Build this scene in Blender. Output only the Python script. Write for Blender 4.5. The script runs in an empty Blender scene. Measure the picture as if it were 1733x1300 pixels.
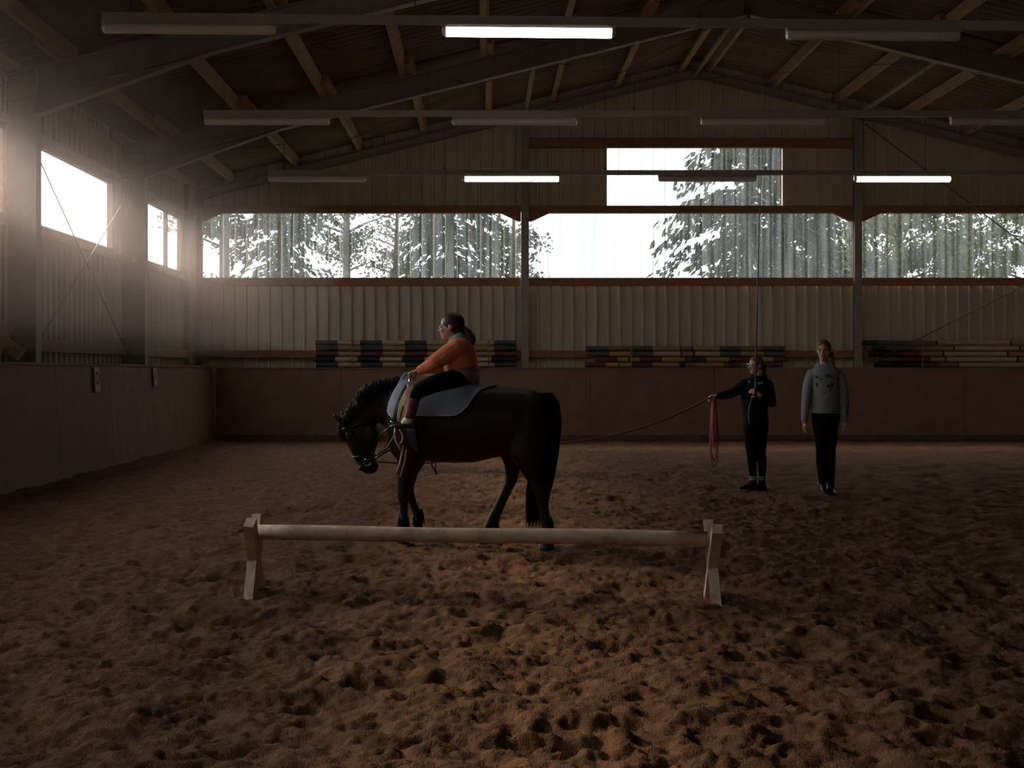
import bpy, bmesh, math, random
import numpy as np
from mathutils import Vector, Matrix
random.seed(7); RNG = np.random.default_rng(11)
C = bpy.context.scene.collection
SC = bpy.context.scene

# ------------------------------------------------------------------ camera
F, CX, CY, EYE = 2300.0, 815.0, 628.0, 1.35
cam = bpy.data.cameras.new('camera'); camo = bpy.data.objects.new('camera', cam); C.objects.link(camo)
camo.location = (0, 0, EYE); camo.rotation_euler = (math.pi/2, 0, 0)
cam.sensor_width = 36.0; cam.lens = 36.0*F/1733.0
cam.shift_x = (866.5-CX)/1733.0; cam.shift_y = -(650-CY)/1733.0
cam.clip_end = 300
SC.camera = camo

# ------------------------------------------------------------------ sky, sun, exposure
SUN = Vector((-0.76, 0.40, 0.47)).normalized()
w = bpy.data.worlds.new('sky'); SC.world = w; w.use_nodes = True
nt = w.node_tree; N = nt.nodes; L = nt.links; N.clear()
wo = N.new('ShaderNodeOutputWorld'); bg = N.new('ShaderNodeBackground'); L.new(bg.outputs[0], wo.inputs[0])
tc = N.new('ShaderNodeTexCoord')
dt = N.new('ShaderNodeVectorMath'); dt.operation = 'DOT_PRODUCT'; dt.inputs[1].default_value = SUN
L.new(tc.outputs['Generated'], dt.inputs[0])
mx = N.new('ShaderNodeMath'); mx.operation = 'MAXIMUM'; mx.inputs[1].default_value = 0; L.new(dt.outputs['Value'], mx.inputs[0])
pw = N.new('ShaderNodeMath'); pw.operation = 'POWER'; pw.inputs[1].default_value = 5; L.new(mx.outputs[0], pw.inputs[0])
ma = N.new('ShaderNodeMath'); ma.operation = 'MULTIPLY_ADD'; ma.inputs[1].default_value = 14; ma.inputs[2].default_value = 2.2
L.new(pw.outputs[0], ma.inputs[0]); L.new(ma.outputs[0], bg.inputs['Strength'])
bg.inputs['Color'].default_value = (0.90, 0.96, 1.0, 1)
sl = bpy.data.lights.new('sun', 'SUN'); so = bpy.data.objects.new('sun', sl); C.objects.link(so)
so.rotation_euler = SUN.to_track_quat('Z', 'Y').to_euler(); so.location = (-20, 15, 15)
sl.energy = 3.2; sl.angle = math.radians(7); sl.color = (1.0, 0.78, 0.58)
SC.view_settings.view_transform = 'Standard'; SC.view_settings.look = 'None'
SC.view_settings.gamma = 1.0; SC.view_settings.use_curve_mapping = False
SC.view_settings.exposure = 0.0
HAZE = 0.026
cy = SC.cycles
cy.max_bounces = 8; cy.diffuse_bounces = 5; cy.transparent_max_bounces = 24; cy.volume_bounces = 0
cy.caustics_reflective = False; cy.caustics_refractive = False; cy.sample_clamp_indirect = 6
cy.use_denoising = True

# ------------------------------------------------------------------ helpers
def mat(name, col, rough=0.8, metal=0.0, noise=None, bump=0.0, bscale=60, emit=None, spec=None, vary=0.0, stretch=None):
    m = bpy.data.materials.new(name); m.use_nodes = True
    t = m.node_tree; b = t.nodes['Principled BSDF']
    b.inputs['Roughness'].default_value = rough; b.inputs['Metallic'].default_value = metal
    if spec is not None: b.inputs['Specular IOR Level'].default_value = spec
    b.inputs['Base Color'].default_value = (*col, 1)
    if noise or bump or vary:
        co = t.nodes.new('ShaderNodeTexCoord'); src = co.outputs['Object']
        if stretch:
            mp = t.nodes.new('ShaderNodeMapping'); mp.inputs['Scale'].default_value = stretch
            t.links.new(src, mp.inputs[0]); src = mp.outputs[0]
        if noise:
            scale, c2 = noise
            nz = t.nodes.new('ShaderNodeTexNoise'); nz.inputs['Scale'].default_value = scale
            nz.inputs['Detail'].default_value = 6; nz.inputs['Roughness'].default_value = 0.65
            t.links.new(src, nz.inputs['Vector'])
            cr = t.nodes.new('ShaderNodeValToRGB'); cr.color_ramp.elements[0].position = 0.36; cr.color_ramp.elements[1].position = 0.64
            cr.color_ramp.elements[0].color = (*col, 1); cr.color_ramp.elements[1].color = (*c2, 1)
            t.links.new(nz.outputs['Fac'], cr.inputs[0])
            out = cr.outputs[0]
            if vary:
                oi = t.nodes.new('ShaderNodeObjectInfo')
                mr = t.nodes.new('ShaderNodeMapRange'); mr.inputs[3].default_value = 1-vary; mr.inputs[4].default_value = 1+vary
                t.links.new(oi.outputs['Random'], mr.inputs[0])
                mm = t.nodes.new('ShaderNodeVectorMath'); mm.operation = 'SCALE'
                t.links.new(out, mm.inputs[0]); t.links.new(mr.outputs[0], mm.inputs['Scale']); out = mm.outputs[0]
            t.links.new(out, b.inputs['Base Color'])
        if bump:
            nb = t.nodes.new('ShaderNodeTexNoise'); nb.inputs['Scale'].default_value = bscale; nb.inputs['Detail'].default_value = 8
            t.links.new(src, nb.inputs['Vector'])
            bp = t.nodes.new('ShaderNodeBump'); bp.inputs['Strength'].default_value = bump; bp.inputs['Distance'].default_value = 0.01
            t.links.new(nb.outputs['Fac'], bp.inputs['Height']); t.links.new(bp.outputs[0], b.inputs['Normal'])
    if emit:
        b.inputs['Emission Color'].default_value = (*emit[0], 1); b.inputs['Emission Strength'].default_value = emit[1]
    return m

M = {}
M['sand'] = mat('arena_sand', (0.112, 0.051, 0.023), 0.92, noise=(7, (0.182, 0.084, 0.039)), bump=1.0, bscale=110, spec=0.15)
M['clad'] = mat('cream_cladding', (0.54, 0.45, 0.34), 0.5, noise=(1.2, (0.62, 0.52, 0.40)), vary=0.05, stretch=(3, 3, 0.4), bump=0.1, bscale=6)
M['roof'] = mat('fibre_cement', (0.165, 0.115, 0.085), 0.85, noise=(2.0, (0.235, 0.17, 0.13)), vary=0.08, bump=0.3)
M['timber'] = mat('roof_timber', (0.38, 0.23, 0.145), 0.75, noise=(5, (0.50, 0.32, 0.21)), stretch=(3, 0.5, 3), vary=0.12, bump=0.2)
M['rail'] = mat('rail_timber', (0.27, 0.12, 0.062), 0.7, noise=(4, (0.35, 0.165, 0.085)), stretch=(0.5, 3, 3), vary=0.08, bump=0.2)
M['steel'] = mat('galvanised_steel', (0.29, 0.25, 0.215), 0.6, 0.15, noise=(7, (0.36, 0.315, 0.275)), bump=0.1)
M['kick'] = mat('kickboard_ply', (0.235, 0.125, 0.075), 0.72, noise=(3, (0.29, 0.16, 0.10)), vary=0.06, bump=0.25, bscale=25)
M['kickbase'] = mat('kickboard_foot', (0.10, 0.06, 0.045), 0.85, noise=(8, (0.15, 0.09, 0.06)))
M['lightrail'] = mat('light_rail_paint', (0.42, 0.36, 0.31), 0.5, noise=(8, (0.48, 0.42, 0.36)))
M['housing'] = mat('lamp_housing', (0.40, 0.35, 0.31), 0.5, noise=(12, (0.46, 0.41, 0.36)))
M['diff_off'] = mat('lamp_cover_off', (0.76, 0.67, 0.58), 0.2, noise=(14, (0.82, 0.74, 0.65)))
M['diff_on'] = mat('lamp_cover_on', (0.9, 0.9, 0.88), 0.3, emit=((1.0, 0.93, 0.80), 14.0))
M['wire'] = mat('thin_wire', (0.12, 0.10, 0.085), 0.7)
M['white_wood'] = mat('weathered_white_wood', (0.42, 0.28, 0.19), 0.65, noise=(11, (0.62, 0.44, 0.31)), bump=0.4, bscale=22, vary=0.05)
M['horse'] = mat('dark_bay_coat', (0.018, 0.008, 0.005), 0.55, noise=(4, (0.028, 0.012, 0.0075)), bump=0.12, bscale=140, spec=0.22)
M['hair_horse'] = mat('black_mane', (0.009, 0.006, 0.005), 0.6, spec=0.15)
M['hoof'] = mat('hoof_horn', (0.035, 0.025, 0.02), 0.5)
M['leather'] = mat('black_leather', (0.012, 0.010, 0.010), 0.38)
M['tan'] = mat('tan_leather', (0.42, 0.26, 0.165), 0.5, noise=(14, (0.50, 0.32, 0.20)), bump=0.2)
M['chrome'] = mat('chrome', (0.75, 0.75, 0.75), 0.18, 1.0)
M['pad'] = mat('grey_pad', (0.22, 0.225, 0.265), 0.9, noise=(120, (0.28, 0.285, 0.33)), bump=0.3, bscale=300)
M['pad_trim'] = mat('pad_piping', (0.48, 0.48, 0.52), 0.8)
M['skin'] = mat('skin', (0.52, 0.27, 0.185), 0.5, noise=(9, (0.57, 0.31, 0.215)))
M['brown_hair'] = mat('brown_hair', (0.055, 0.028, 0.016), 0.5, spec=0.3)
M['blond_hair'] = mat('dark_blond_hair', (0.13, 0.07, 0.038), 0.5, spec=0.3)
M['orange'] = mat('orange_fleece', (0.66, 0.175, 0.08), 0.9, noise=(30, (0.74, 0.21, 0.10)), bump=0.4, bscale=60)
M['teal'] = mat('teal_lining', (0.24, 0.32, 0.30), 0.9, bump=0.3)
M['mauve'] = mat('dusty_pink_shirt', (0.20, 0.09, 0.08), 0.9, bump=0.3)
M['greyband'] = mat('grey_shirt_band', (0.17, 0.145, 0.14), 0.9, bump=0.3)
M['black'] = mat('black_cloth', (0.006, 0.006, 0.007), 0.95, bump=0.2, spec=0.1)
M['blackj'] = mat('black_jacket', (0.008, 0.0075, 0.008), 0.75, bump=0.2, bscale=30, spec=0.15)
M['hoodie'] = mat('grey_hoodie', (0.215, 0.215, 0.215), 0.9, noise=(60, (0.26, 0.26, 0.26)), bump=0.3)
M['print'] = mat('dark_print', (0.05, 0.03, 0.035), 0.9)
M['white'] = mat('white_cloth', (0.62, 0.58, 0.52), 0.8)
M['purple'] = mat('purple_knit', (0.085, 0.018, 0.035), 0.9, noise=(75, (0.26, 0.07, 0.11)))
M['eye'] = mat('eye_dark', (0.02, 0.015, 0.012), 0.5, spec=0.2)
M['lips'] = mat('lips', (0.40, 0.15, 0.12), 0.5)
M['rope'] = mat('pink_rope', (0.36, 0.07, 0.085), 0.85)
M['twine'] = mat('baler_twine', (0.30, 0.16, 0.09), 0.8)
M['sign'] = mat('sign_plate', (0.50, 0.42, 0.34), 0.6)
M['ink'] = mat('sign_ink', (0.03, 0.025, 0.02), 0.6)
M['bark'] = mat('tree_bark', (0.09, 0.06, 0.045), 0.9, noise=(6, (0.15, 0.11, 0.08)))
M['grass'] = mat('outside_grass', (0.05, 0.08, 0.03), 0.95, noise=(2, (0.09, 0.12, 0.05)))
M['lens'] = mat('glass_lens', (0.35, 0.33, 0.3), 0.1)

def leafmat(name, c, tr):
    m = bpy.data.materials.new(name); m.use_nodes = True; t = m.node_tree; t.nodes.clear()
    o = t.nodes.new('ShaderNodeOutputMaterial'); d = t.nodes.new('ShaderNodeBsdfDiffuse'); r = t.nodes.new('ShaderNodeBsdfTranslucent')
    d.inputs[0].default_value = (*c, 1); r.inputs[0].default_value = (*tr, 1)
    x = t.nodes.new('ShaderNodeMixShader'); x.inputs[0].default_value = 0.5
    t.links.new(d.outputs[0], x.inputs[1]); t.links.new(r.outputs[0], x.inputs[2]); t.links.new(x.outputs[0], o.inputs[0])
    return m
M['leaf_dark'] = leafmat('conifer_needles', (0.030, 0.035, 0.018), (0.04, 0.045, 0.02))
M['leaf_mid'] = leafmat('brown_green_leaves', (0.05, 0.042, 0.024), (0.07, 0.058, 0.03))
M['leaf_light'] = leafmat('light_green_leaves', (0.085, 0.095, 0.045), (0.15, 0.165, 0.08))

def polymat(name, milk, dirt, tc_=(0.80, 0.84, 0.86)):
    m = bpy.data.materials.new(name); m.use_nodes = True; t = m.node_tree; t.nodes.clear()
    o = t.nodes.new('ShaderNodeOutputMaterial')
    tp = t.nodes.new('ShaderNodeBsdfTransparent'); tp.inputs[0].default_value = (0.93, 0.955, 0.97, 1)
    tl = t.nodes.new('ShaderNodeBsdfTranslucent'); tl.inputs[0].default_value = (*tc_, 1)
    co = t.nodes.new('ShaderNodeTexCoord'); mp = t.nodes.new('ShaderNodeMapping'); mp.inputs['Scale'].default_value = (9, 9, 0.5)
    nz = t.nodes.new('ShaderNodeTexNoise'); nz.inputs['Scale'].default_value = 1.0; nz.inputs['Detail'].default_value = 5
    t.links.new(co.outputs['Object'], mp.inputs[0]); t.links.new(mp.outputs[0], nz.inputs['Vector'])
    mr = t.nodes.new('ShaderNodeMapRange'); mr.inputs[1].default_value = 0.35; mr.inputs[2].default_value = 0.75
    mr.inputs[3].default_value = milk; mr.inputs[4].default_value = milk+dirt
    t.links.new(nz.outputs['Fac'], mr.inputs[0])
    x = t.nodes.new('ShaderNodeMixShader'); t.links.new(mr.outputs[0], x.inputs[0])
    t.links.new(tp.outputs[0], x.inputs[1]); t.links.new(tl.outputs[0], x.inputs[2]); t.links.new(x.outputs[0], o.inputs[0])
    return m
M['poly'] = polymat('clear_polycarbonate', 0.02, 0.12)
M['polyrib'] = polymat('dimmed_grimy_polycarbonate_rib', 0.5, 0.3, (0.22, 0.20, 0.18))  # rib sides: grime plus glancing-angle darkening put into the colour

class MB:
    def __init__(s): s.v = []; s.f = []; s.m = []
    def add(s, vs, fs, mi=0):
        o = len(s.v); s.v += [tuple(p) for p in vs]; s.f += [tuple(i+o for i in q) for q in fs]; s.m += [mi]*len(fs)
    def box(s, x0, x1, y0, y1, z0, z1, mi=0):
        s.add([(x0,y0,z0),(x1,y0,z0),(x1,y1,z0),(x0,y1,z0),(x0,y0,z1),(x1,y0,z1),(x1,y1,z1),(x0,y1,z1)],
              [(0,3,2,1),(4,5,6,7),(0,1,5,4),(1,2,6,5),(2,3,7,6),(3,0,4,7)], mi)
    def bar(s, p, q, w, h, up=(0,0,1), mi=0):
        p = Vector(p); q = Vector(q); d = (q-p).normalized(); u = Vector(up)
        a = d.cross(u).normalized(); b = a.cross(d).normalized()
        vs = [c + a*sx*w/2 + b*sy*h/2 for c in (p, q) for sx, sy in ((-1,-1),(1,-1),(1,1),(-1,1))]
        s.add(vs, [(0,1,2,3),(7,6,5,4),(0,4,5,1),(1,5,6,2),(2,6,7,3),(3,7,4,0)], mi)
    def tube(s, pts, r, n=8, mi=0):
        pts = [Vector(p) for p in pts]; k = len(pts)
        rs = r if isinstance(r, (list, tuple)) else [r]*k
        vs = []; prev = None
        for i, p in enumerate(pts):
            d = (pts[min(i+1, k-1)]-pts[max(i-1, 0)]).normalized()
            if prev is None:
                a = d.cross(Vector((0,0,1)))
                if a.length < 1e-3: a = d.cross(Vector((1,0,0)))
            else: a = prev - d*prev.dot(d)
            a.normalize(); prev = a; b = d.cross(a)
            for j in range(n):
                t = 2*math.pi*j/n; vs.append(p + (a*math.cos(t)+b*math.sin(t))*rs[i])
        fs = [(i*n+j, i*n+(j+1)%n, (i+1)*n+(j+1)%n, (i+1)*n+j) for i in range(k-1) for j in range(n)]
        fs += [tuple(range(n-1, -1, -1)), tuple((k-1)*n+j for j in range(n))]
        s.add(vs, fs, mi)
    def ring_loft(s, secs, n=16, mi=0):
        # secs: list of (centre, axisA, axisB) full vectors; closed with caps
        vs = []
        for c, a, b in secs:
            c = Vector(c); a = Vector(a); b = Vector(b)
            for j in range(n):
                t = 2*math.pi*j/n; vs.append(c + a*math.cos(t) + b*math.sin(t))
        k = len(secs)
        fs = [(i*n+j, i*n+(j+1)%n, (i+1)*n+(j+1)%n, (i+1)*n+j) for i in range(k-1) for j in range(n)]
        fs += [tuple(range(n-1, -1, -1)), tuple((k-1)*n+j for j in range(n))]
        s.add(vs, fs, mi)
    def ell(s, c, r, yaw=0, n=14, k=9, pitch=0, mi=0):
        R_ = Matrix.Rotation(yaw, 3, 'Z') @ Matrix.Rotation(pitch, 3, 'Y'); c = Vector(c); vs = [c + R_ @ Vector((0,0,-r[2]))]
        for i in range(1, k):
            ph = math.pi*i/k
            for j in range(n):
                t = 2*math.pi*j/n
                vs.append(c + R_ @ Vector((r[0]*math.sin(ph)*math.cos(t), r[1]*math.sin(ph)*math.sin(t), -r[2]*math.cos(ph))))
        vs.append(c + R_ @ Vector((0,0,r[2]))); e = len(vs)-1
        fs = [(0, 1+(j+1)%n, 1+j) for j in range(n)]
        for i in range(k-2):
            for j in range(n):
                a = 1+i*n+j; b = 1+i*n+(j+1)%n; fs.append((a, b, b+n, a+n))
        fs += [(e, 1+(k-2)*n+j, 1+(k-2)*n+(j+1)%n) for j in range(n)]
        s.add(vs, fs, mi)
    def mesh(s, name, mats, smooth=False):
        me = bpy.data.meshes.new(name); me.from_pydata([tuple(v) for v in s.v], [], s.f)
        for m_ in (mats if isinstance(mats, (list, tuple)) else [mats]): me.materials.append(m_)
        if any(s.m): me.polygons.foreach_set('material_index', s.m)
        if smooth: me.polygons.foreach_set('use_smooth', [True]*len(me.polygons))
        me.update(); return me
    def build(s, name, mats, parent=None, smooth=False, loc=None, fixn=True):
        me = s.mesh(name, mats, smooth)
        if fixn:
            b = bmesh.new(); b.from_mesh(me); bmesh.ops.recalc_face_normals(b, faces=b.faces); b.to_mesh(me); b.free()
        return link(name, me, parent, loc)

def link(name, me, parent=None, loc=None):
    o = bpy.data.objects.new(name, me); C.objects.link(o)
    if parent: o.parent = parent
    if loc: o.location = loc
    return o
def tag(o, label=None, cat=None, group=None, kind=None):
    if label: o['label'] = label
    if cat: o['category'] = cat
    if group: o['group'] = group
    if kind: o['kind'] = kind
    return o
def empty(name, loc=(0,0,0), rz=0):
    o = bpy.data.objects.new(name, None); C.objects.link(o); o.location = loc; o.rotation_euler = (0,0,rz); o.empty_display_size = 0.1
    return o
def fuse(mb, name, mats, voxel, smooth=4, parent=None, loc=None, fac=0.5):
    me = mb.mesh(name, mats); b = bmesh.new(); b.from_mesh(me)
    bmesh.ops.triangulate(b, faces=[f for f in b.faces if len(f.verts) > 4]); bmesh.ops.recalc_face_normals(b, faces=b.faces)
    b.to_mesh(me); b.free()
    o = link(name, me, None)
    r = o.modifiers.new('r', 'REMESH'); r.mode = 'VOXEL'; r.voxel_size = voxel; r.use_smooth_shade = True
    if smooth:
        sm = o.modifiers.new('s', 'SMOOTH'); sm.iterations = smooth; sm.factor = fac
    dg = bpy.context.evaluated_depsgraph_get()
    nm = bpy.data.meshes.new_from_object(o.evaluated_get(dg))
    o.modifiers.clear(); o.data = nm; bpy.data.meshes.remove(me); nm.name = name
    if not nm.materials: nm.materials.append(mats)
    nm.polygons.foreach_set('use_smooth', [True]*len(nm.polygons))
    if parent: o.parent = parent
    if loc: o.location = loc
    return o
def wx(px, d): return (px-CX)*d/F
def wz(py, d): return EYE-(py-CY)*d/F

# ------------------------------------------------------------------ building dimensions
XL, XR, YB, YF = -5.72, 14.22, 27.1, -10.0
XM = 4.22
TOP, SLOPE = 7.33, 0.245                       # top of rafters at the ridge
def rtop(x): return TOP - SLOPE*abs(x-XM)
def zroof(x): return rtop(x)+0.18
PITCH = 0.233

# floor --------------------------------------------------------------------------------------
def tile_noise(n, beta, lo, hi):
    k = np.fft.fftfreq(n)*n; kk = np.sqrt(k[:,None]**2+k[None,:]**2); kk[0,0] = 1
    amp = kk**(-beta)*((kk >= lo) & (kk <= hi))
    a = np.fft.ifft2(np.fft.fft2(RNG.standard_normal((n,n)))*amp).real
    return a/a.std()
def samp(T, x, y, size, ang):
    n = T.shape[0]; c, s_ = math.cos(ang), math.sin(ang)
    u = (x*c+y*s_)/size*n; v = (-x*s_+y*c)/size*n
    i = np.floor(u).astype(int); j = np.floor(v).astype(int); fu = u-i; fv = v-j
    fu = fu*fu*(3-2*fu); fv = fv*fv*(3-2*fv)
    i %= n; j %= n; i2 = (i+1) % n; j2 = (j+1) % n
    return (T[i,j]*(1-fu)+T[i2,j]*fu)*(1-fv)+(T[i,j2]*(1-fu)+T[i2,j2]*fu)*fv
ys = list(np.arange(YF+0.02, 3.9, 0.3)); y = 3.9
while y < YB-0.3: ys.append(y); y += max(0.0125, 0.0036*y) if y < 26 else 0.15
ys.append(YB-0.25); ys = np.array(ys)
xs = np.concatenate([np.arange(-5.45, 3.4, 0.0135), np.arange(3.4, 14.0, 0.035)])
GX, GY = np.meshgrid(xs, ys)
T1 = tile_noise(256, 1.9, 3, 40); T2 = tile_noise(512, 1.35, 6, 120)
A1 = samp(T1, GX, GY, 3.6, 0.3); A2 = samp(T1, GX+5, GY+1, 2.3, 1.1); A4 = samp(T1, GX+9, GY+4, 1.15, 2.3); A3 = samp(T2, GX, GY, 2.2, 0.7)
def rdg(a): return 0.8-np.sqrt(a*a+0.01)
A5 = samp(T1, GX+2, GY+7, 0.62, 0.9); A6 = samp(T1, GX*0.42+3, GY+2, 1.5, 0.05); H = 0.013*A1 + 0.011*rdg(A2) + 0.013*rdg(A6) + 0.0075*rdg(A4) + 0.003*rdg(A5) + 0.0036*A3 + 0.0034*rdg(samp(T2, GX+3, GY, 1.3, 2.0))
for _ in range(1900):
    cx_ = random.uniform(-5.3, 9.5); cy_ = 3.6 + 23*random.random()**1.25
    if abs(cx_-0.12*cy_) > 0.46*cy_+1.2: continue
    r = random.uniform(0.05, 0.12); dep = random.uniform(0.005, 0.018); an = random.uniform(0, 3.14); el = random.uniform(1.0, 1.8)
    i0, i1 = np.searchsorted(ys, [cy_-3.4*r, cy_+3.4*r]); j0, j1 = np.searchsorted(xs, [cx_-3.4*r, cx_+3.4*r])
    X = GX[i0:i1, j0:j1]-cx_; Y = GY[i0:i1, j0:j1]-cy_
    wob = 1+0.22*A2[i0:i1, j0:j1]+0.15*A4[i0:i1, j0:j1]
    U = (X*math.cos(an)+Y*math.sin(an))/el; V = -X*math.sin(an)+Y*math.cos(an)
    q = np.sqrt(U*U+V*V)/r*np.clip(wob, .5, 2)
    H[i0:i1, j0:j1] += dep*(-np.exp(-(q**2.0)) + 0.5*np.exp(-((q-1.4)/0.42)**2)*(1+0.8*np.cos(np.arctan2(V, U)-an*3)))
H = H - 0.010
H *= np.clip((GY-2.0)/2.0, 0.3, 1)*np.clip(1.05-(GY-6)*0.03, 0.6, 1.05)
H = np.where(H > 0.04, 0.04+(H-0.04)*0.4, H)
def ground(x, y):
    i = min(max(np.searchsorted(ys, y), 0), len(ys)-1); j = min(max(np.searchsorted(xs, x), 0), len(xs)-1)
    return float(H[i, j])
nr, nc = GX.shape
# sand heaped a little against the kickboards
H += 0.05*np.exp(-(GX+5.3)/0.16) + 0.03*np.exp(-(26.62-GY).clip(0)/0.2)
me = bpy.data.meshes.new('floor')
me.vertices.add(nr*nc); me.vertices.foreach_set('co', np.stack([GX, GY, H], -1).reshape(-1).astype(np.float32))
idx = np.arange(nr*nc).reshape(nr, nc)
Q = np.stack([idx[:-1,:-1], idx[:-1,1:], idx[1:,1:], idx[1:,:-1]], -1).reshape(-1, 4)
me.loops.add(Q.size); me.loops.foreach_set('vertex_index', Q.reshape(-1).astype(np.int32))
me.polygons.add(len(Q)); me.polygons.foreach_set('loop_start', (np.arange(len(Q))*4).astype(np.int32))
me.polygons.foreach_set('loop_total', np.full(len(Q), 4, np.int32)); me.update(calc_edges=True)
me.polygons.foreach_set('use_smooth', [True]*len(Q)); me.materials.append(M['sand'])
tag(link('floor', me), 'churned brown riding arena sand full of hoof prints', kind='structure')
g = MB(); g.add([(-80,-60,-0.3),(90,-60,-0.3),(90,120,-0.3),(-80,120,-0.3)], [(0,1,2,3)])
tag(g.build('outside_ground', M['grass']), 'grass outside the riding hall', kind='structure')

# cladding sheets -----------------------------------------------------------------------------
def profile(u0, u1):
    ph = (u0 % PITCH)+1e-6; h0, m0 = (0, 0) if ph < .15 or ph > .221 else ((0, 1) if ph < .166 else ((1, 0) if ph < .205 else (1, 1)))
    us = [(u0, h0, m0)]; u = math.floor(u0/PITCH)*PITCH
    while u < u1+PITCH:
        for du, h, m_ in ((0.150, 0, 1), (0.166, 1, 0), (0.205, 1, 1), (0.221, 0, 0)):
            p = u+du
            if u0+1e-4 < p < u1-1e-4: us.append((p, h, m_))
        u += PITCH
    us.append((u1, us[-1][1], 0)); return us
def sheet(axis, fixed, u0, u1, zb, zt, name, mats, parent, out=1, inner=0.045):
    us = profile(u0, u1); mb = MB(); vs = []; fs = []
    for (u, h, m_) in us:
        off = fixed - out*inner*h
        for z in (zb(u) if callable(zb) else zb, zt(u) if callable(zt) else zt):
            vs.append((u, off, z) if axis == 'x' else (off, u, z))
    for i in range(len(us)-1): mb.add([vs[2*i], vs[2*i+2], vs[2*i+3], vs[2*i+1]], [(0,1,2,3)], us[i][2] if len(mats) > 1 else 0)
    return mb.build(name, mats, parent, fixn=False)

wall_back = tag(empty('wall_back', (0, 0, 0)), 'cream ribbed cladding gable wall at the far end', kind='structure')
wall_left = tag(empty('wall_left', (0, 0, 0)), 'cream ribbed cladding wall on the left', kind='structure')
Z0, ZS, ZH = -0.1, 3.10, 4.52                   # sill and head of the window band
UWX0, UWX1, UWZ = wx(1027, YB), wx(1320, YB), wz(251, YB)
W = 5*PITCH
k0 = math.floor(XL/W)
u = k0*W
edges = [XL]
while u+W < XR:
    u += W
    if u > XL+0.05: edges.append(u)
edges.append(XR)
for a, b in zip(edges[:-1], edges[1:]):
    sheet('x', YB, a, b, Z0, ZS, 'cladding_sheet', [M['clad']], wall_back)
    cuts = sorted(set([a, b]+[c for c in (UWX0, UWX1, XM) if a < c < b]))
    for p, q in zip(cuts[:-1], cuts[1:]):
        mid = (p+q)/2
        zb = UWZ if UWX0 < mid < UWX1 else ZH
        sheet('x', YB, p, q, zb, lambda u_: zroof(u_)+0.03, 'cladding_sheet', [M['clad']], wall_back)
colx = [wx(888.5, 26.95), wx(1450.5, 26.95)]
def window_band(n, x0, x1, z0, z1, label):
    r = tag(empty('window_%d' % n, ((x0+x1)/2, YB, z0)), label, kind='structure')
    u_ = x0
    while u_ < x1-0.02:
        v_ = min((math.floor(u_/W+1e-6)+1)*W, x1)
        o = sheet('x', YB, u_, v_, z0, z1, 'pane', [M['poly'], M['polyrib']], r); o.matrix_parent_inverse = Matrix.Translation(-Vector(r.location))
        u_ = v_
window_band(1, XL+0.05, colx[0], ZS, ZH, 'clear corrugated window strip in the left bay of the far wall')
window_band(2, colx[0], colx[1], ZS, ZH, 'clear corrugated window strip in the middle bay of the far wall')
window_band(3, colx[1], XR, ZS, ZH, 'clear corrugated window strip in the right bay of the far wall')
window_band(4, UWX0, UWX1, ZH, UWZ, 'clear corrugated window patch high in the far gable')
# left wall
ybays = [-9.8, -4.9, 0.4, 5.7, 11.0, 16.3, 21.55, 26.9]
WZ0, WZ1 = 3.16, 4.30
lw = [(ybays[i]+0.18, ybays[i+1]-0.14) for i in range(5)] + [(16.5, 20.95), (21.8, 25.75)]
yy = YF
cuts = sorted(set([YF, YB] + [k*W for k in range(-8, 24) if YF < k*W < YB] + [v for p in lw for v in p]))
for a, b in zip(cuts[:-1], cuts[1:]):
    mid = (a+b)/2
    if any(p < mid < q for p, q in lw):
        sheet('y', XL, a, b, Z0, WZ0, 'cladding_sheet', [M['clad']], wall_left, out=-1)
        sheet('y', XL, a, b, WZ1, zroof(XL), 'cladding_sheet', [M['clad']], wall_left, out=-1)
    else: sheet('y', XL, a, b, Z0, zroof(XL), 'cladding_sheet', [M['clad']], wall_left, out=-1)
for i, (p, q) in enumerate(lw):
    r = tag(empty('window_%d' % (5+i), (XL, (p+q)/2, WZ0)), 'sunlit clear window in the left wall', kind='structure')
    inv = Matrix.Translation(-Vector(r.location))
    fr = MB(); t_ = 0.07
    fr.box(XL-0.04, XL+0.05, p, q, WZ1-t_, WZ1); fr.box(XL-0.04, XL+0.05, p, q, WZ0, WZ0+t_)
    fr.box(XL-0.04, XL+0.05, p, p+t_, WZ0+t_, WZ1-t_); fr.box(XL-0.04, XL+0.05, q-t_, q, WZ0+t_, WZ1-t_)
    o = fr.build('window_frame', M['rail'], r); o.matrix_parent_inverse = inv
    mul = [p+(q-p)*0.70] if i == 6 else []
    for y_ in mul:
        m_ = MB(); m_.box(XL-0.03, XL+0.04, y_-0.035, y_+0.035, WZ0+t_, WZ1-t_); o = m_.build('mullion', M['rail'], r); o.matrix_parent_inverse = inv
    bounds = [p+t_]+mul+[q-t_]
    for a, b in zip(bounds[:-1], bounds[1:]):
        g = MB(); g.add([(XL, a, WZ0+t_), (XL, b, WZ0+t_), (XL, b, WZ1-t_), (XL, a, WZ1-t_)], [(0,1,2,3)])
        o = g.build('pane', M['poly'], r, fixn=False); o.matrix_parent_inverse = inv
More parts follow.
